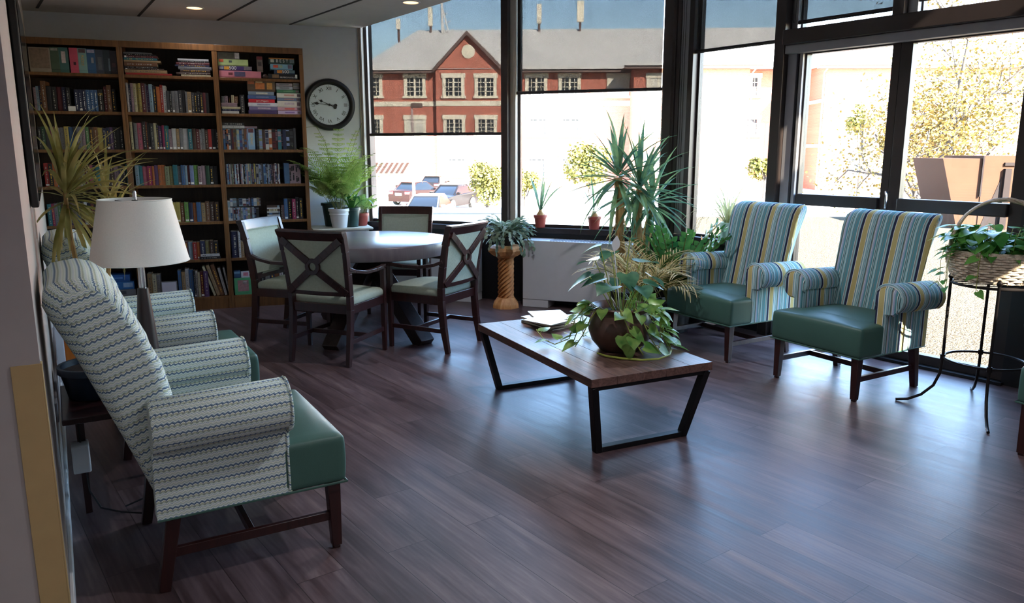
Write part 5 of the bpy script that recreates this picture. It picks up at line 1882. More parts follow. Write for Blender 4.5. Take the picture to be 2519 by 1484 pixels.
ms.build('stems', MAT['stem'], t)

t = thing('spider_plant', 'pale spider plant in a mint green pot on the narrow window sill', 'plant', RF @ Matrix.Translation((.72, -.012, .7455)))
pot(t, .055, .075, .155, 'mint_pot', .004)
m = MB()
for i in range(70):
    az = U(0, 6.28)
    m.blade((.02 * math.cos(az), .02 * math.sin(az), .14), az, U(.6, 1.45), U(.26, .50), .014, U(1.4, 3.0), 8, .3)
m.build('foliage', MAT['spider'], t, recalc=False)
ms = MB()
for az in (3.3, 3.7, 4.2):
    c = Vector((math.cos(az), math.sin(az), 0))
    ms.tube([(0, 0, .15), c * .1 + Vector((0, 0, .24)), c * .25 + Vector((0, 0, .18)), c * .33 + Vector((0, 0, .0)), c * .34 + Vector((0, 0, -.15))], .0015, 4)
ms.build('runners', MAT['spider'], t)

# --- white side table with ferns beside the clock
WT = CF @ Matrix.Translation((-.27, -.30, 0))
t = thing('side_table', 'small white side table with a scalloped edge carrying ferns', 'table', WT)
MB().box(-.33, .27, -.20, .22, .715, .735).build('tabletop', plain('cream_paint', C(222, 216, 200), .45, var=.02), t, bevel=.004)
m = MB()
n = 24
top = [(-.29 + .52 * k / n, -.175, .715) for k in range(n + 1)]
bot = [(-.29 + .52 * k / n, -.175, .675 - .018 * abs(math.sin(k / n * PI * 3))) for k in range(n, -1, -1)]
m.prism(top + bot, (0, .015, 0))
m.build('apron', MAT['white_pot'], t)
for sx in (-.27, .21):
    for sy in (-.155, .175):
        MB().lathe([(.018, 0), (.014, .1), (.022, .3), (.016, .5), (.024, .66), (.024, .715)], 14, c=(sx, sy, 0)).build('leg', MAT['white_pot'], t, smooth=60)

def fern_frond(m, ms, base, az, e, L, droop, w=.10, tri=True):
    p = Vector(base)
    n = 16
    pts = [p.copy()]
    for k in range(n):
        u = k / n
        ee = e - droop * u * u
        d = Vector((math.cos(az) * math.cos(ee), math.sin(az) * math.cos(ee), math.sin(ee)))
        p = p + d * (L / n)
        pts.append(p.copy())
        if u > .3:
            ln = w * (1.25 - u) * (1.0 if u > .4 else .6) * rp.uniform(.75, 1.15)
            for q in (-1, 1):
                a2 = az + q * 1.15
                dd = Vector((math.cos(a2) * .95, math.sin(a2) * .95, math.sin(ee) * .3 - .12))
                nn = d.cross(dd) * q
                # pinna made of fine leaflets
                for j in range(5):
                    b = p + dd * ln * (j / 5)
                    for r_ in (-1, 1):
                        m.leaf(b, dd * .75 + d * r_ * .8, nn + Vector((0, 0, .5)), ln * .34 * (1 - j / 8), ln * .13)
    ms.tube(pts, .0016, 4)
t = thing('asparagus_fern', 'large feathery fern in a white pot at the front of the white table', 'plant', WT @ Matrix.Translation((-.055, -.10, .736)))
pot(t, .074, .100, .195, 'white_pot', .007)
MB().lathe([(.0935, .128), (.0985, .132), (.0985, .140), (.096, .144)], 32, cap=False).build('rim_band', MAT['white_pot'], t)
m, ms = MB(), MB()
for i in range(38):
    az = i * 2.4 + U(-.2, .2)
    if math.sin(az) > .35:
        az = -az
    fern_frond(m, ms, (.03 * math.cos(az), .03 * math.sin(az), .16), az + U(-.4, .4), U(1.05, 1.54), U(.40, .86), U(.5, 1.9), U(.12, .19))
for pts in ([(0, 0, .17), (-.06, -.1, .5), (-.12, -.13, .85), (-.2, -.12, 1.0), (-.3, -.1, .99)], [(0, 0, .17), (.08, -.02, .55), (.2, .0, .9), (.27, .03, 1.05)], [(0, 0, .17), (-.1, -.06, .5), (-.22, -.08, .74), (-.3, -.1, .72), (-.22, -.1, .60)]):
    ms.tube(pts, .0022, 5)
m.build('foliage', MAT['fern'], t, recalc=False)
ms.build('stems', MAT['stem'], t)
t = thing('asparagus_fern', 'lower fern in a dark green pot behind the white pot', 'plant', WT @ Matrix.Translation((-.10, .11, .736)))
pot(t, .075, .10, .24, 'green_pot', .01)
m, ms = MB(), MB()
for i in range(14):
    az = i * 2.4
    if math.sin(az) > .2:
        az = -az
    fern_frond(m, ms, (.03 * math.cos(az), .03 * math.sin(az), .22), az, U(.9, 1.5), U(.3, .6), U(.8, 1.8), .12)
m.build('foliage', MAT['fern'], t, recalc=False)
ms.build('stems', MAT['stem'], t)
t = thing('strap_leaf_plant', 'dark green pot with a few broad hanging strap leaves on the white table', 'plant', WT @ Matrix.Translation((.075, -.06, .736)))
pot(t, .065, .085, .20, 'green_pot', .008)
m = MB()
for az, e, L, dr in ((4.9, 1.0, .34, 2.7), (5.6, .8, .30, 2.4), (4.3, 1.2, .30, 2.2), (3.6, 1.1, .26, 1.8), (.4, 1.3, .22, .5), (1.2, 1.2, .2, .8)):
    m.blade((.02 * math.cos(az), .02 * math.sin(az), .18), az, e, L, .045, dr, 9, .2, wp=.5, tip=.2)
m.build('foliage', MAT['zz'], t, recalc=False)
t = thing('bright_fern', 'bright green fern in a red pot at the right of the white table', 'plant', WT @ Matrix.Translation((.195, .06, .736)))
pot(t, .055, .072, .13, 'terracotta', .006)
m, ms = MB(), MB()
for i in range(20):
    az = i * 2.4
    fern_frond(m, ms, (.02 * math.cos(az), .02 * math.sin(az), .12), az, U(.6, 1.4), U(.2, .36), U(.9, 2.0), .09)
m.build('foliage', MAT['fern'], t, recalc=False)
ms.build('stems', MAT['stem'], t)

# --- planted basket with a hoop handle standing on the left heater
t = thing('basket_planter', 'small round basket with a dark hoop handle and leafy plant behind the dining chair', 'basket', WF @ Matrix.Translation((.44, -.13, .659)))
m = MB()
for k in range(6):
    z = .008 + k * .014
    m.tube([((.075 + .004 * k) * math.cos(a), (.075 + .004 * k) * math.sin(a), z + .003 * math.sin(a * 12 + k * PI)) for a in [2 * PI * q / 40 for q in range(40)]], .0075, 5, closed=True)
m.lathe([(.001, .002), (.075, .004)], 24, cap=False)
m.build('bowl', MAT['mahogany'], t)
MB().tube([(.09 * math.cos(a), 0, .06 + .20 * math.sin(a)) for a in [PI * k / 20 for k in range(21)]], .006, 6).build('handle', MAT['mahogany'], t)
m, ms = MB(), MB()
for i in range(34):
    az, e, L = U(0, 6.28), U(.4, 1.4), U(.05, .14)
    b = Vector((.03 * math.cos(az), .03 * math.sin(az), .07))
    e1 = b + Vector((math.cos(az) * math.cos(e), math.sin(az) * math.cos(e), math.sin(e))) * L
    ms.tube([b, e1], .0015, 4)
    m.leaf(e1, (math.cos(az), math.sin(az), -.2), (0, 0, 1), .07, .05)
m.build('foliage', MAT['zz'], t, recalc=False)
ms.build('stems', MAT['stem'], t)

# --- wire plant stand and its basket by the glass doors
ST = Vector((2.76, 4.36, 0))
t = thing('plant_stand', 'round black wrought iron plant stand with four curved feet', 'plant stand', Matrix.Translation(ST))
dirs = [Vector((-.181, -.384, 0)), Vector((-.415, .173, 0)), Vector((.181, .384, 0)), Vector((.415, -.173, 0))]
for d in dirs:
    u = d.normalized()
    pts = [u * .218 + Vector((0, 0, .785)), u * .218 + Vector((0, 0, .60)), u * .216 + Vector((0, 0, .30)), u * .222 + Vector((0, 0, .20)), u * .25 + Vector((0, 0, .12)), u * .31 + Vector((0, 0, .055)), u * .38 + Vector((0, 0, .018)), u * .445 + Vector((0, 0, .008))]
    m = MB().tube(pts, .0085, 8)
    m.lathe([(.012, .775), (.016, .785), (.010, .80), (.002, .806)], 10, c=tuple(u * .218))
    m.lathe([(.014, .285), (.014, .315)], 10, c=tuple(u * .217))
    m.build('leg', MAT['iron'], t, smooth=60)
def ring(r, z, th, wav=0):
    return MB().tube([(r * math.cos(a), r * math.sin(a), z + wav * math.cos(a * 4 - 2 * math.atan2(dirs[0].y, dirs[0].x) * 2)) for a in [2 * PI * k / 48 for k in range(48)]], th, 8, closed=True)
ring(.214, .755, .008).build('upper_ring', MAT['iron'], t)
ring(.212, .30, .007).build('lower_ring', MAT['iron'], t)
m = MB()
for k in range(-3, 4):
    y = k * .055
    x = math.sqrt(max(0, .21 ** 2 - y * y))
    m.tube([(-x, y, .757), (x, y, .757)], .003, 5)
m.build('shelf_wires', MAT['iron'], t)

BK = Matrix.Translation((ST.x + .005, ST.y, .768)) @ Matrix.Rotation(R(-18), 4, 'Z')
t = thing('wicker_basket', 'pale wicker basket with a tall hoop handle full of pothos on the iron stand', 'basket', BK)
m = MB()
rx, ry = .255, .205
NS = 40
for k in range(11):
    z = .012 + k * .0145
    gx = 1 - .18 * (1 - k / 10) ** 2
    m.tube([((rx * gx + .007 * (1 if (q + k) % 2 else -1)) * math.cos(2 * PI * q / NS), (ry * gx + .007 * (1 if (q + k) % 2 else -1)) * math.sin(2 * PI * q / NS), z) for q in range(NS)], .0078, 5, closed=True)
for q in range(20):
    a = 2 * PI * (q * 2 + .5) / NS
    m.tube([(rx * .82 * math.cos(a), ry * .82 * math.sin(a), .004), (rx * .95 * math.cos(a), ry * .95 * math.sin(a), .08), (rx * math.cos(a), ry * math.sin(a), .165)], .004, 5)
m.lathe([(.001, .006), (.8, .006)], 40, cap=False, M=Matrix.Diagonal((rx, ry, 1, 1)))
m.build('bowl', MAT['wicker'], t)
m = MB()
for q in range(3):
    m.tube([(rx * math.cos(2 * PI * k / 40 ), ry * math.sin(2 * PI * k / 40), .170 + .006 * math.sin(2 * PI * k / 5 + q * 2.1)) for k in range(40)], .007, 6, closed=True)
m.build('rim', MAT['wicker'], t)
m = MB()
hp = []
for k in range(41):
    a = PI * k / 40
    hp.append(Vector((.252 * math.cos(a) * (1.0), 0, .12 + .345 * math.sin(a) ** .8)))
for q in range(3):
    m.tube([p + Vector((.007 * math.cos(i * .55 + q * 2.09), .010 * math.sin(i * .55 + q * 2.09), .006 * math.cos(i * .55 + q * 2.09))) for i, p in enumerate(hp)], .0075, 6)
m.build('handle', MAT['wicker'], t)
m, ms = MB(), MB()
for i in range(190):
    az, rr = U(0, 6.28), math.sqrt(U(0, 1))
    b = Vector((rx * .75 * rr * math.cos(az), ry * .75 * rr * math.sin(az), .13))
    L, e = U(.05, .19), U(.8, 1.5)
    e1 = b + Vector((math.cos(az) * math.cos(e), math.sin(az) * math.cos(e), math.sin(e))) * L
    ms.tube([b, e1], .0018, 4)
    a2 = az + U(-.9, .9)
    m.leaf(e1, (math.cos(a2), math.sin(a2), U(-.7, .2)), (math.cos(a2) * .5, math.sin(a2) * .5, 1), U(.07, .11), U(.06, .09), heart=True, curl=U(.1, .5))
for az in (3.0, 3.5, 4.2, 2.5):
    c = Vector((rx * math.cos(az), ry * math.sin(az), 0))
    pts = [c * .8 + Vector((0, 0, .17)), c * 1.05 + Vector((0, 0, .2)), c * 1.12 + Vector((0, 0, .1)), c * 1.1 + Vector((0, 0, .0)), c * 1.12 + Vector((0, 0, -.05))]
    ms.tube(pts, .002, 4)
    heart_vine(m, ms, pts, .06, .06, outward=outw)
m.build('foliage', MAT['ivy'], t, recalc=False)
ms.build('stems', MAT['vine'], t)
MB().lathe([(.001, .12), (.8, .12)], 30, cap=False, M=Matrix.Diagonal((rx, ry, 1, 1))).build('soil', MAT['soil'], t)

# ================================================================== OUTSIDE
GZ = -1.95
struct(MB().box(-140, 160, 19, 240, GZ - .2, GZ).build('ground', MAT['asphalt'], flat=True))
# gravel roof terrace round the room
ter = [Vector((-12, 9.5, 0)), Vector((-12, 18.5, 0)), Vector((26, 18.5, 0)), Vector((26, -6, 0)), E + hv(53) * .16, B + hv(53) * .16 + hv(HR) * .2, A + hv(20.5) * .17 - hv(HW) * .6]
struct(MB().prism([(p.x, p.y, -.16) for p in ter], (0, 0, .12)).build('terrace', MAT['gravel'], flat=True))
struct(MB().prism([(p.x, p.y, GZ) for p in [Vector((-12, 18.4, 0)), Vector((26, 18.4, 0)), Vector((26, 19, 0)), Vector((-12, 19, 0))]], (0, 0, -GZ - .05)).build('terrace_edge', MAT['parapet'], flat=True))
t = thing('parapet', 'low white parapet with a coping outside the left window', 'parapet', frame(-7.0, 10.9, 92))
MB().box(0, 9.2, 0, .25, -.05, .66).build('wall_face', MAT['parapet'], t)
m = MB()
for k in range(5):
    m.box(k * 1.86, k * 1.86 + 1.852, -.04, .29, .66, .72)
m.build('coping', MAT['parapet'], t, bevel=.01)

# ---- the brick building across the car park
FH = 93.0
FY = 75.0
FF = frame(0, FY, FH)
FI = FF.inverted()
def fp(px, py, dy=0.0):
    """facade coordinates (x, z) of the point seen at this place of the photograph"""
    r = bg(px, py, 1.0) - Vector((0, 0, EYE))
    n = FF.to_3x3() @ Vector((0, 1, 0))
    o = FF @ Vector((0, dy, 0))
    s = (o - Vector((0, 0, EYE))).dot(n) / r.dot(n)
    q = FI @ (Vector((0, 0, EYE)) + r * s)
    return q.x, q.z
b = thing('brick_building', 'long red brick building with a gabled metal roof across the car park', 'building', FF)
BRK, CRM = MAT['brick'], MAT['cream']
xl, _ = fp(905, 300)
xg0, _ = fp(1076, 300)
xg1, _ = fp(1236, 300)
xw0, _ = fp(1548, 300)
_, ze = fp(1000, 172)
_, zr = fp(1000, 84)
xe, ze2 = fp(2040, 158)
# main wall, wings and side returns
MB().box(xl - 26, xg0, 0, 16, GZ, ze).build('wall_main', BRK, b, flat=True)
gx, gz = fp(1151, 82)
MB().prism([(xg0, -.6, GZ), (xg1, -.6, GZ), (xg1, -.6, fp(1236, 170)[1]), (gx, -.6, gz), (xg0, -.6, fp(1076, 168)[1])], (0, 14, 0)).build('gable_wall', BRK, b, flat=True)
MB().box(xg1, xw0, 0, 16, GZ, ze).build('wall_main', BRK, b, flat=True)
wx1, _ = fp(1818, 300)
rx0, _ = fp(1996, 300)
rx1, _ = fp(2036, 300)
MB().box(xw0, wx1, -3.2, 16, GZ, fp(1700, 160, -3.2)[1]).build('wing_wall', BRK, b, flat=True)
MB().box(wx1, rx1 + 2, 1.5, 16, GZ, fp(1900, 164, 1.5)[1]).build('recess_wall', BRK, b, flat=True)
x4, z4 = fp(2034, 160, -3.6)
MB().box(x4, x4 + 34, -3.6, 16, GZ, z4).build('wing_wall', BRK, b, flat=True)
# roofs
def roof(x0, x1, y0, y1, z0, z1, hipL=0.0, hipR=0.0):
    ym = (y0 + y1) / 2
    vs = [(x0, y0, z0), (x1, y0, z0), (x1, y1, z0), (x0, y1, z0), (x0 + hipL, ym, z1), (x1 - hipR, ym, z1)]
    m = MB().add(vs, [(0, 1, 5, 4), (2, 3, 4, 5), (1, 2, 5), (3, 0, 4), (3, 2, 1, 0)])
    return m.build('roof', MAT['roof'], b, flat=True)
zt = fp(1300, 80, 7)[1]
roof(xl - .8, rx1, -.7, 16, ze, zt + .4, 4.5, 0)
roof(xw0 - .8, wx1 + .9, -4.0, 16, fp(1700, 158, -3.9)[1], fp(1700, 66, 6)[1], 6, 6)
roof(x4 - .8, x4 + 40, -4.4, 16, z4 + .05, z4 + 4.6, 6, 6)
# gable roof planes with a dark verge
for s, x0 in ((-1, xg0), (1, xg1)):
    zz0 = fp(1076 if s < 0 else 1236, 168)[1]
    d = Vector((gx - x0, 0, gz - zz0))
    nrm = Vector((-d.z, 0, d.x)).normalized() * (1 if s < 0 else -1)
    o = Vector((x0, 0, zz0)) - d * .06
    e_ = Vector((gx, 0, gz))
    MB().prism([(o.x, -1.0, o.z), (e_.x, -1.0, e_.z), (e_.x + nrm.x * .25, -1.0, e_.z + abs(nrm.z) * .25), (o.x + nrm.x * .25, -1.0, o.z + abs(nrm.z) * .25)], (0, 12, 0)).build('gable_roof', MAT['roof'], b, flat=True)
    MB().prism([(o.x, -1.06, o.z - .28), (e_.x, -1.06, e_.z - .28), (e_.x, -1.06, e_.z + .1), (o.x, -1.06, o.z + .1)], (0, .06, 0)).build('verge_board', MAT['gutter'], b, flat=True)
vx, vz = fp(1152, 127, -.6)
MB().lathe([(.62, 0), (.62, .08), (.50, .1), (.001, .1)], 28, cap=False, M=Matrix.Translation((vx, -.6, vz)) @ Matrix.Rotation(R(90), 4, 'X')).build('round_vent', CRM, b)
# eaves: dark fascia, gutter
for x0, x1, y, z in ((xl - .9, xg0 - .1, -.78, ze), (xg1 + .1, xw0, -.78, ze), (xw0 - .9, wx1 + .9, -4.1, fp(1700, 158, -3.9)[1]), (wx1 + .9, x4 - .8, 1.0, fp(1900, 164, 1.5)[1]), (x4 - .9, x4 + 34, -4.5, z4)):
    MB().box(x0, x1, y, y + .7, z - .35, z + .02).build('eaves_soffit', MAT['gutter'], b, flat=True)
    MB().box(x0, x1, y - .14, y, z - .10, z + .12).build('gutter', MAT['roof'], b, flat=True)
# pale band course
zb0, zb1 = fp(1000, 262)[1], fp(1000, 250)[1]
for x0, x1, y in ((xl - 26, xg0, 0), (xg0, xg1, -.6), (xg1, xw0, 0), (xw0, wx1, -3.2), (x4, x4 + 34, -3.6)):
    MB().box(x0, x1, y - .06, y, zb0, zb1).build('band_course', CRM, b, flat=True)
for yb in (0,):
    z0_, z1_ = fp(1900, 260, 1.5)[1], fp(1900, 252, 1.5)[1]
    z2_, z3_ = fp(1900, 364, 1.5)[1], fp(1900, 356, 1.5)[1]
    MB().box(x4 - .08, x4, -3.6, 1.5, z0_, z1_).build('band_course', CRM, b, flat=True)
    MB().box(x4 - .08, x4, -3.6, 1.5, z2_, z3_).build('band_course', CRM, b, flat=True)
# downpipes
for x, y in ((wx1 + .15, -3.35), (x4 - .2, -3.75)):
    z = fp(1900, 175, 0)[1]
    MB().tube([(x + (1.1 if x < rx0 else -1.0), y - .5, z + .5), (x + (.4 if x < rx0 else -.4), y - .2, z + .1), (x, y, z - .5), (x, y, GZ)], .07, 8).build('downpipe', CRM, b)
# windows: pale surround, double casement with bars, glass
def far_window(px, py0, py1, y=0.0, w=1.75, bars=True, glass='far_glass'):
    x, z0_ = fp(px, py1, y)
    _, z1_ = fp(px, py0, y)
    h = w / 2
    m = MB()
    m.box(x - h - .25, x + h + .25, y - .14, y, z1_, z1_ + .42)
    m.box(x - h - .3, x + h + .3, y - .18, y, z0_ - .22, z0_)
    for s in (-1, 1):
        m.box(x + s * h - .16, x + s * h + .16, y - .10, y, z0_, z1_)
    m.box(x - .09, x + .09, y - .08, y, z0_, z1_)
    if bars:
        for k in range(1, 4):
            zz_ = z0_ + (z1_ - z0_) * k / 4
            m.box(x - h, x + h, y - .06, y, zz_ - .025, zz_ + .025)
        for s in (-1, 1):
            m.box(x + s * h * .52 - .025, x + s * h * .52 + .025, y - .06, y, z0_, z1_)
    f = m.build('window', CRM, b, flat=True)
    MB().box(x - h, x + h, y - .035, y - .005, z0_, z1_).build('pane', MAT[glass], f, flat=True)
curt = plain('curtained_glass', C(176, 172, 164), .3, var=.15, scale=1.5)
MAT['curtain'] = curt
for px, y, g in ((915, 0, 'far_glass'), (1021, 0, 'far_glass'), (1116, -.6, 'far_glass'), (1195, -.6, 'far_glass'), (1319, 0, 'far_glass'), (1401, 0, 'far_glass'), (1520, 0, 'curtain'), (1618, -3.2, 'curtain'), (1842, 1.5, 'far_glass')):
    far_window(px, 192, 236, y, glass=g)
for px, y, g in ((917, 0, 'far_glass'), (1022, 0, 'curtain'), (1118, -.6, 'far_glass'), (1196, -.6, 'far_glass'), (1323, 0, 'far_glass'), (1403, 0, 'far_glass'), (1606, -3.2, 'curtain'), (1841, 1.5, 'far_glass'), (1968, 1.5, 'far_glass'), (2112, -3.6, 'far_glass')):
    far_window(px, 294, 332, y, glass=g)
for px, y in ((1124, -.6), (1320, 0), (1402, 0), (1612, -3.2), (2110, -3.6), (2190, -3.6)):
    far_window(px, 392, 432, y)
for px in (2300, 2420):
    far_window(px, 200, 250, -3.6)
    far_window(px, 300, 345, -3.6)
# shaded narrow inset bay beside the wing
# awning at the left
ax, az_ = fp(950, 412)
aw = MB()
for k in range(9):
    aw.prism([(ax - 2.2 + k * .5, -2.2, az_ - .5), (ax - 1.95 + k * .5, -2.2, az_ - .5), (ax - 1.75 + k * .5, 0, az_ + .4), (ax - 2.0 + k * .5, 0, az_ + .4)], (0, 0, .05))
aw.build('awning', MAT['rust_dark_and_shadow'], b, flat=True)

# aerials on and behind the roof
for k, (px, y0, y1, w, lab) in enumerate(((1326, 10, 74, .48, 'narrow pale antenna panel on the roof, left in the right window'), (1427, 2, 72, .70, 'wide pale antenna panel on the roof, right in the right window'),
                                          (980, 46, 82, .42, 'small pale antenna at the far left of the roof'), (1059, 18, 80, .46, 'tall pale antenna beside the lattice frame'))):
    x, zlo = fp(px, y1, 7)
    _, zhi = fp(px, y0, 7)
    t = thing('antenna', lab, 'antenna', FF @ Matrix.Translation((x, 7, 0)), 'antennas on the brick building')
    zm = zlo + (zhi - zlo) * .25
    MB().box(-w / 2, w / 2, -.15, .15, zm, zhi).build('panel', MAT['cream'], t, bevel=.05)
    MB().tube([(0, .2, zlo - 3), (0, .2, zhi - .3)], .13, 8).build('mast', MAT['gutter'], t)
x, zlo = fp(1095, 80, 7)
t = thing('lattice_frame', 'grey lattice mast on the roof above the left window', 'mast', FF @ Matrix.Translation((x, 7, 0)))
m = MB()
zhi = fp(1095, 8, 7)[1]
m.tube([(-.3, 0, zlo - 3), (-.3, 0, zhi)], .12, 6).tube([(1.1, 0, zlo - 3), (-.2, 0, zhi - .6)], .08, 6).tube([(.4, 0, zlo - 3), (-.3, 0, zhi - 1.5)], .08, 6)
for k in range(3):
    m.tube([(-.3, 0, zlo + k * .8), (.9 - k * .3, 0, zlo + .3 + k * .8)], .06, 5)
m.build('frame', MAT['roof'], t)

# lamp post in the car park
p = bg(1018, 470, 42)
t = thing('lamp_post', 'tall slim lamp post with a box head in the car park', 'lamp post', Matrix.Translation((p.x, p.y, GZ)))
H = bg(1018, 262, 42).z - GZ
MB().lathe([(.09, 0), (.085, 1), (.06, H)], 12).build('pole', plain('post_paint', C(150, 130, 126), .5), t)
MB().box(-.05, .55, -.16, .16, H - .06, H + .16).build('lamp_head', MAT['gutter'], t, bevel=.03)
MB().lathe([(.22, 0), (.22, .35)], 14).build('base', MAT['parapet'], t)

# parked cars
def car(label, M, paint):
    """x forward, y left"""
    t = thing('car', label, 'car', M, 'cars parked outside')
    L = 2.25
    side = [(-L, .36), (-L - .03, .62), (-L + .05, .92), (-1.55, .98), (1.0, .90), (1.95, .80), (L, .62), (L + .02, .36)]
    m = MB()
    vs, fs = [], []
    ys = [(-.88, .06), (-.90, 0), (-.6, -.03), (0, -.05), (.6, -.03), (.90, 0), (.88, .06)]
    bot = [(x, .26) for x, z in reversed(side)]
    poly = side + bot
    n = len(poly)
    for y, ins in ys:
        for x, z in poly:
            k = .93 if abs(x) > 2.1 and abs(y) > .7 else 1
            vs.append((x * (1 - ins * .1), y * k, z - (ins if z > .7 else 0)))
    for a in range(len(ys) - 1):
        for i in range(n):
            j = (i + 1) % n
            fs.append((a * n + i, a * n + j, (a + 1) * n + j, (a + 1) * n + i))
    fs.append(list(range(n - 1, -1, -1)))
    fs.append([(len(ys) - 1) * n + i for i in range(n)])
    m.add(vs, fs).build('body', MAT[paint], t, smooth=50, bevel=.03)
    roofp = [(-1.75, .95), (-1.15, 1.38), (-.55, 1.46), (.1, 1.43), (.95, .90)]
    m = MB()
    vs, fs = [], []
    for y, k in ((-.80, 0), (-.62, 1), (.62, 1), (.80, 0)):
        for x, z in roofp:
            vs.append((x, y if z < 1.0 else y * (1 if k else .80), z if k else min(z, 1.40)))
    n = len(roofp)
    for a in range(3):
        for i in range(n - 1):
            fs.append((a * n + i, a * n + i + 1, (a + 1) * n + i + 1, (a + 1) * n + i))
    fs.append(tuple(range(n)))
    fs.append(tuple(3 * n + i for i in range(n)))
    m.add(vs, fs).build('cabin_glass', MAT['car_glass'], t, smooth=40)
    m = MB()
    m.box(-1.18, .12, -.60, .60, 1.40, 1.475)
    for s in (-1, 1):
        m.bar((-1.72, s * .70, .95), (-1.12, s * .60, 1.42), .08, .06)
        m.bar((.12, s * .60, 1.43), (.95, s * .72, .92), .07, .06)
        m.bar((-.45, s * .66, .94), (-.48, s * .62, 1.44), .09, .05)
    m.build('roof', MAT[paint], t, bevel=.02)
    for sx in (-1.38, 1.38):
        for sy in (-1, 1):
            Mw = Matrix.Translation((sx, sy * .80, .33)) @ Matrix.Rotation(R(90), 4, 'X')
            w = MB().lathe([(.20, -.1), (.33, -.1), (.33, .1), (.20, .1)], 22, M=Mw).build('wheel', MAT['tyre'], t)
            MB().lathe([(.001, -.105), (.21, -.105), (.21, .105), (.001, .105)], 22, M=Mw, cap=False).build('hub_cap', MAT['chrome'], w)
    for s in (-1, 1):
        MB().box(L - .16, L + .01, s * .62 - .2, s * .62 + .2, .62, .76).build('headlamp', MAT['headlamp'], t, bevel=.03)
        MB().box(-L - .02, -L + .12, s * .64 - .18, s * .64 + .18, .72, .90).build('tail_lamp', MAT['tail'], t, bevel=.02)
        MB().box(.55, .75, s * .92 - .1, s * .92 + .1, .95, 1.07).build('mirror', MAT[paint], t, bevel=.03)
    MB().box(L + .0, L + .03, -.45, .45, .40, .56).build('grille', MAT['chrome'], t, bevel=.02)
    MB().box(L + .03, L + .045, -.22, .22, .40, .52).box(-L - .05, -L - .03, -.24, .24, .66, .80).build('number_plate', MAT['white'], t)
    return t
def car_at(px, py, Y, ang):
    q = bg(px, py, Y)
    return Matrix.Translation((q.x, q.y, GZ)) @ Matrix.Rotation(R(ang), 4, 'Z')
car('dark maroon car seen from behind, beside the lamp post', car_at(1030, 462, 52, 62), 'car_maroon')
car('black car facing the window with a bright grille, right of the maroon one', car_at(1107, 470, 47, 248), 'car_black')
car('silver car whose roof and windscreen show above the parapet', car_at(1050, 500, 36, 262), 'car_silver')
car('dark car farther back with only its rear showing between the others', car_at(1072, 440, 64, 80), 'car_black')

# bollard by the left car
p = bg(978, 447, 56)
t = thing('bollard', 'short red post left of the parked cars', 'bollard', Matrix.Translation((p.x, p.y, GZ)))
MB().lathe([(.16, 0), (.16, 1.0), (.13, 1.06), (.02, 1.08)], 14).build('post', MAT['rust_dark_and_shadow'], t)

# bushes and trees
def crown_mesh(r, n, size, seed, squash=1.0, lumps=6):
    rr = random.Random(seed)
    m = MB()
    cs = [(Vector((rr.uniform(-.6, .6) * r, rr.uniform(-.6, .6) * r, rr.uniform(-.45, .6) * r * squash)), r * rr.uniform(.35, .6)) for _ in range(lumps)]
    for i in range(n):
        c, cr = cs[i % lumps]
        d = Vector((rr.gauss(0, 1), rr.gauss(0, 1), rr.gauss(0, 1))).normalized()
        p = c + d * cr * rr.uniform(.6, 1.05)
        m.leaf(p, (rr.gauss(0, 1), rr.gauss(0, 1), rr.gauss(-.3, .6)), (d.x + rr.gauss(0, .4), d.y + rr.gauss(0, .4), d.z + .3), size * rr.uniform(.7, 1.3), size * .75)
    return m
def bush(label, px, py, Y, r, n, size, seed, name='bush', trunk=0.0, lumps=6, squash=1.0, base=None, cat='bush'):
    q = bg(px, py, Y)
    gz = GZ if base is None else base
    t = thing(name, label, cat, Matrix.Translation((q.x, q.y, gz)), 'bushes and small trees outside')
    crown_mesh(r, n, size, seed, squash, lumps).build('foliage', MAT['bush'], t, recalc=False, M=Matrix.Translation((0, 0, q.z - gz)))
    m = MB()
    rr = random.Random(seed + 1)
    m.tube([(0, 0, 0), (.05, 0, (q.z - gz) * .6), (0, .05, q.z - gz)], [.10, .08, .05], 8)
    for k in range(5):
        a = k * 1.3
        m.tube([(0, 0, (q.z - gz) * .55), (r * .5 * math.cos(a), r * .5 * math.sin(a), (q.z - gz) + r * .2)], .03, 6)
    m.build('stem', MAT['bark'], t)
bush('large yellow green bush beside the parked black car', 1196, 452, 36, 1.05, 4600, .12, 3, lumps=14)
bush('yellow green bush top showing right of the mullion', 1290, 452, 36, .75, 2000, .12, 4, lumps=9)
bush('round yellow tree before the brick building, behind the yucca', 1450, 405, 58, 1.7, 2200, .26, 5, 'small_tree', lumps=9, squash=.8, cat='tree')
bush('yellow bush seen low through the narrow window', 1882, 418, 58, 1.1, 1200, .24, 6, lumps=7)
bush('yellow shrub seen through the left glass door, upper one', 2125, 296, 40, .8, 420, .18, 8, 'small_tree', lumps=7, cat='tree')
q = bg(2370, 300, 24)
t = thing('tree', 'large autumn tree with golden leaves filling the right glass door', 'tree', Matrix.Translation((q.x, q.y, GZ)))
m = MB()
rt = random.Random(12)
tips = []
def branch(p, d, L, r, depth):
    pts = [p.copy()]
    for k in range(4):
        d = (d + Vector((rt.gauss(0, .12), rt.gauss(0, .12), rt.gauss(.03, .1)))).normalized()
        p = p + d * (L / 4)
        pts.append(p.copy())
    m.tube(pts, [r * (1 - .12 * k) for k in range(5)], 7)
    if depth == 0:
        tips.append(p)
        return
    for k in range(3 if depth > 1 else 4):
        a = Vector((rt.gauss(0, 1), rt.gauss(0, 1), rt.gauss(.2, .5))).normalized()
        branch(pts[rt.randint(2, 4)], (d * .8 + a * .75).normalized(), L * .66, r * .55, depth - 1)
    tips.append(p)
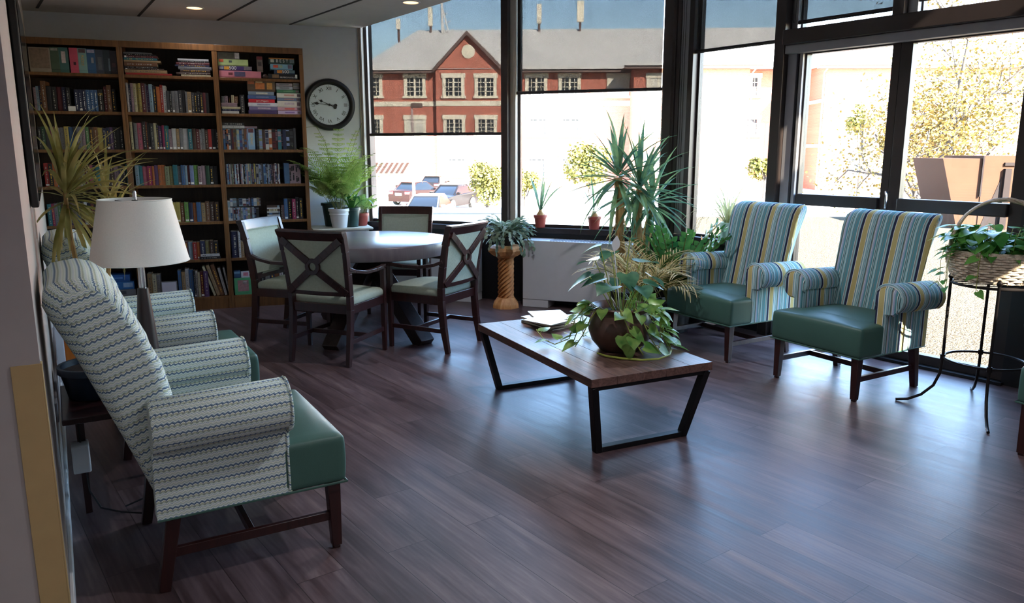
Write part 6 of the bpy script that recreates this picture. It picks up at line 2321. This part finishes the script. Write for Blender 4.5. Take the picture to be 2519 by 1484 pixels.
branch(Vector((0, 0, 0)), Vector((-.18, 0, 1)), 3.0, .17, 3)
branch(Vector((.9, .3, 0)), Vector((.15, .1, 1)), 3.4, .15, 3)
branch(Vector((.4, .8, 0)), Vector((.02, .1, 1)), 4.2, .14, 3)
m.build('trunk', MAT['bark'], t, smooth=60)
m = MB()
for tip in tips:
    for k in range(80):
        p = tip + Vector((rt.gauss(0, .55), rt.gauss(0, .55), rt.gauss(0, .5)))
        m.leaf(p, (rt.gauss(0, 1), rt.gauss(0, 1), rt.gauss(-.4, .6)), (rt.gauss(0, 1), rt.gauss(0, 1), 1.2), rt.uniform(.07, .13), rt.uniform(.06, .1))
m.build('foliage', MAT['tree'], t, recalc=False)

# rust coloured rubbish compactor behind the right door
q0, q1 = bg(2326, 392, 15.5), bg(2326, 470, 15.5)
CM = frame(bg(2330, 480, 15.6).x, 15.6, 96)
t = thing('compactor', 'rust orange rubbish compactor with slanting hopper outside the right glass door', 'compactor', CM)
zt = bg(2326, 390, 15.5).z
m = MB()
m.prism([(-.15, 0, zt), (.62, 0, zt), (.62, 0, GZ + 1.0), (.5, 0, GZ + 1.0)], (0, 1.5, 0))
m.build('hopper', MAT['rust'], t, flat=True)
m = MB()
m.prism([(.62, -.02, zt + .05), (3.2, -.02, zt + .05), (3.2, -.02, GZ), (.45, -.02, GZ), (.45, -.02, GZ + 1.0), (.62, -.02, GZ + 1.0)], (0, 1.8, 0))
m.build('body', MAT['rust'], t, flat=True)
MB().box(1.0, 1.12, -.10, -.02, GZ, zt - .2).box(1.0, 2.6, -.06, -.02, zt - .14, zt - .08).build('rail', MAT['rust_dark_and_shadow'], t, flat=True)
MB().prism([(.62, -.03, -.15), (.98, -.03, zt - .35), (.98, -.03, GZ + .3), (.62, -.03, GZ + .3)], (0, .012, 0)).build('panel', MAT['rust_dark_and_shadow'], t, flat=True)  # dark sheet painted in for the shadow lying on the compactor
MB().bar((.60, -.04, zt + .05), (.60, -.04, zt - .75), .03, .03).build('strut', MAT['rust_dark_and_shadow'], t, flat=True)
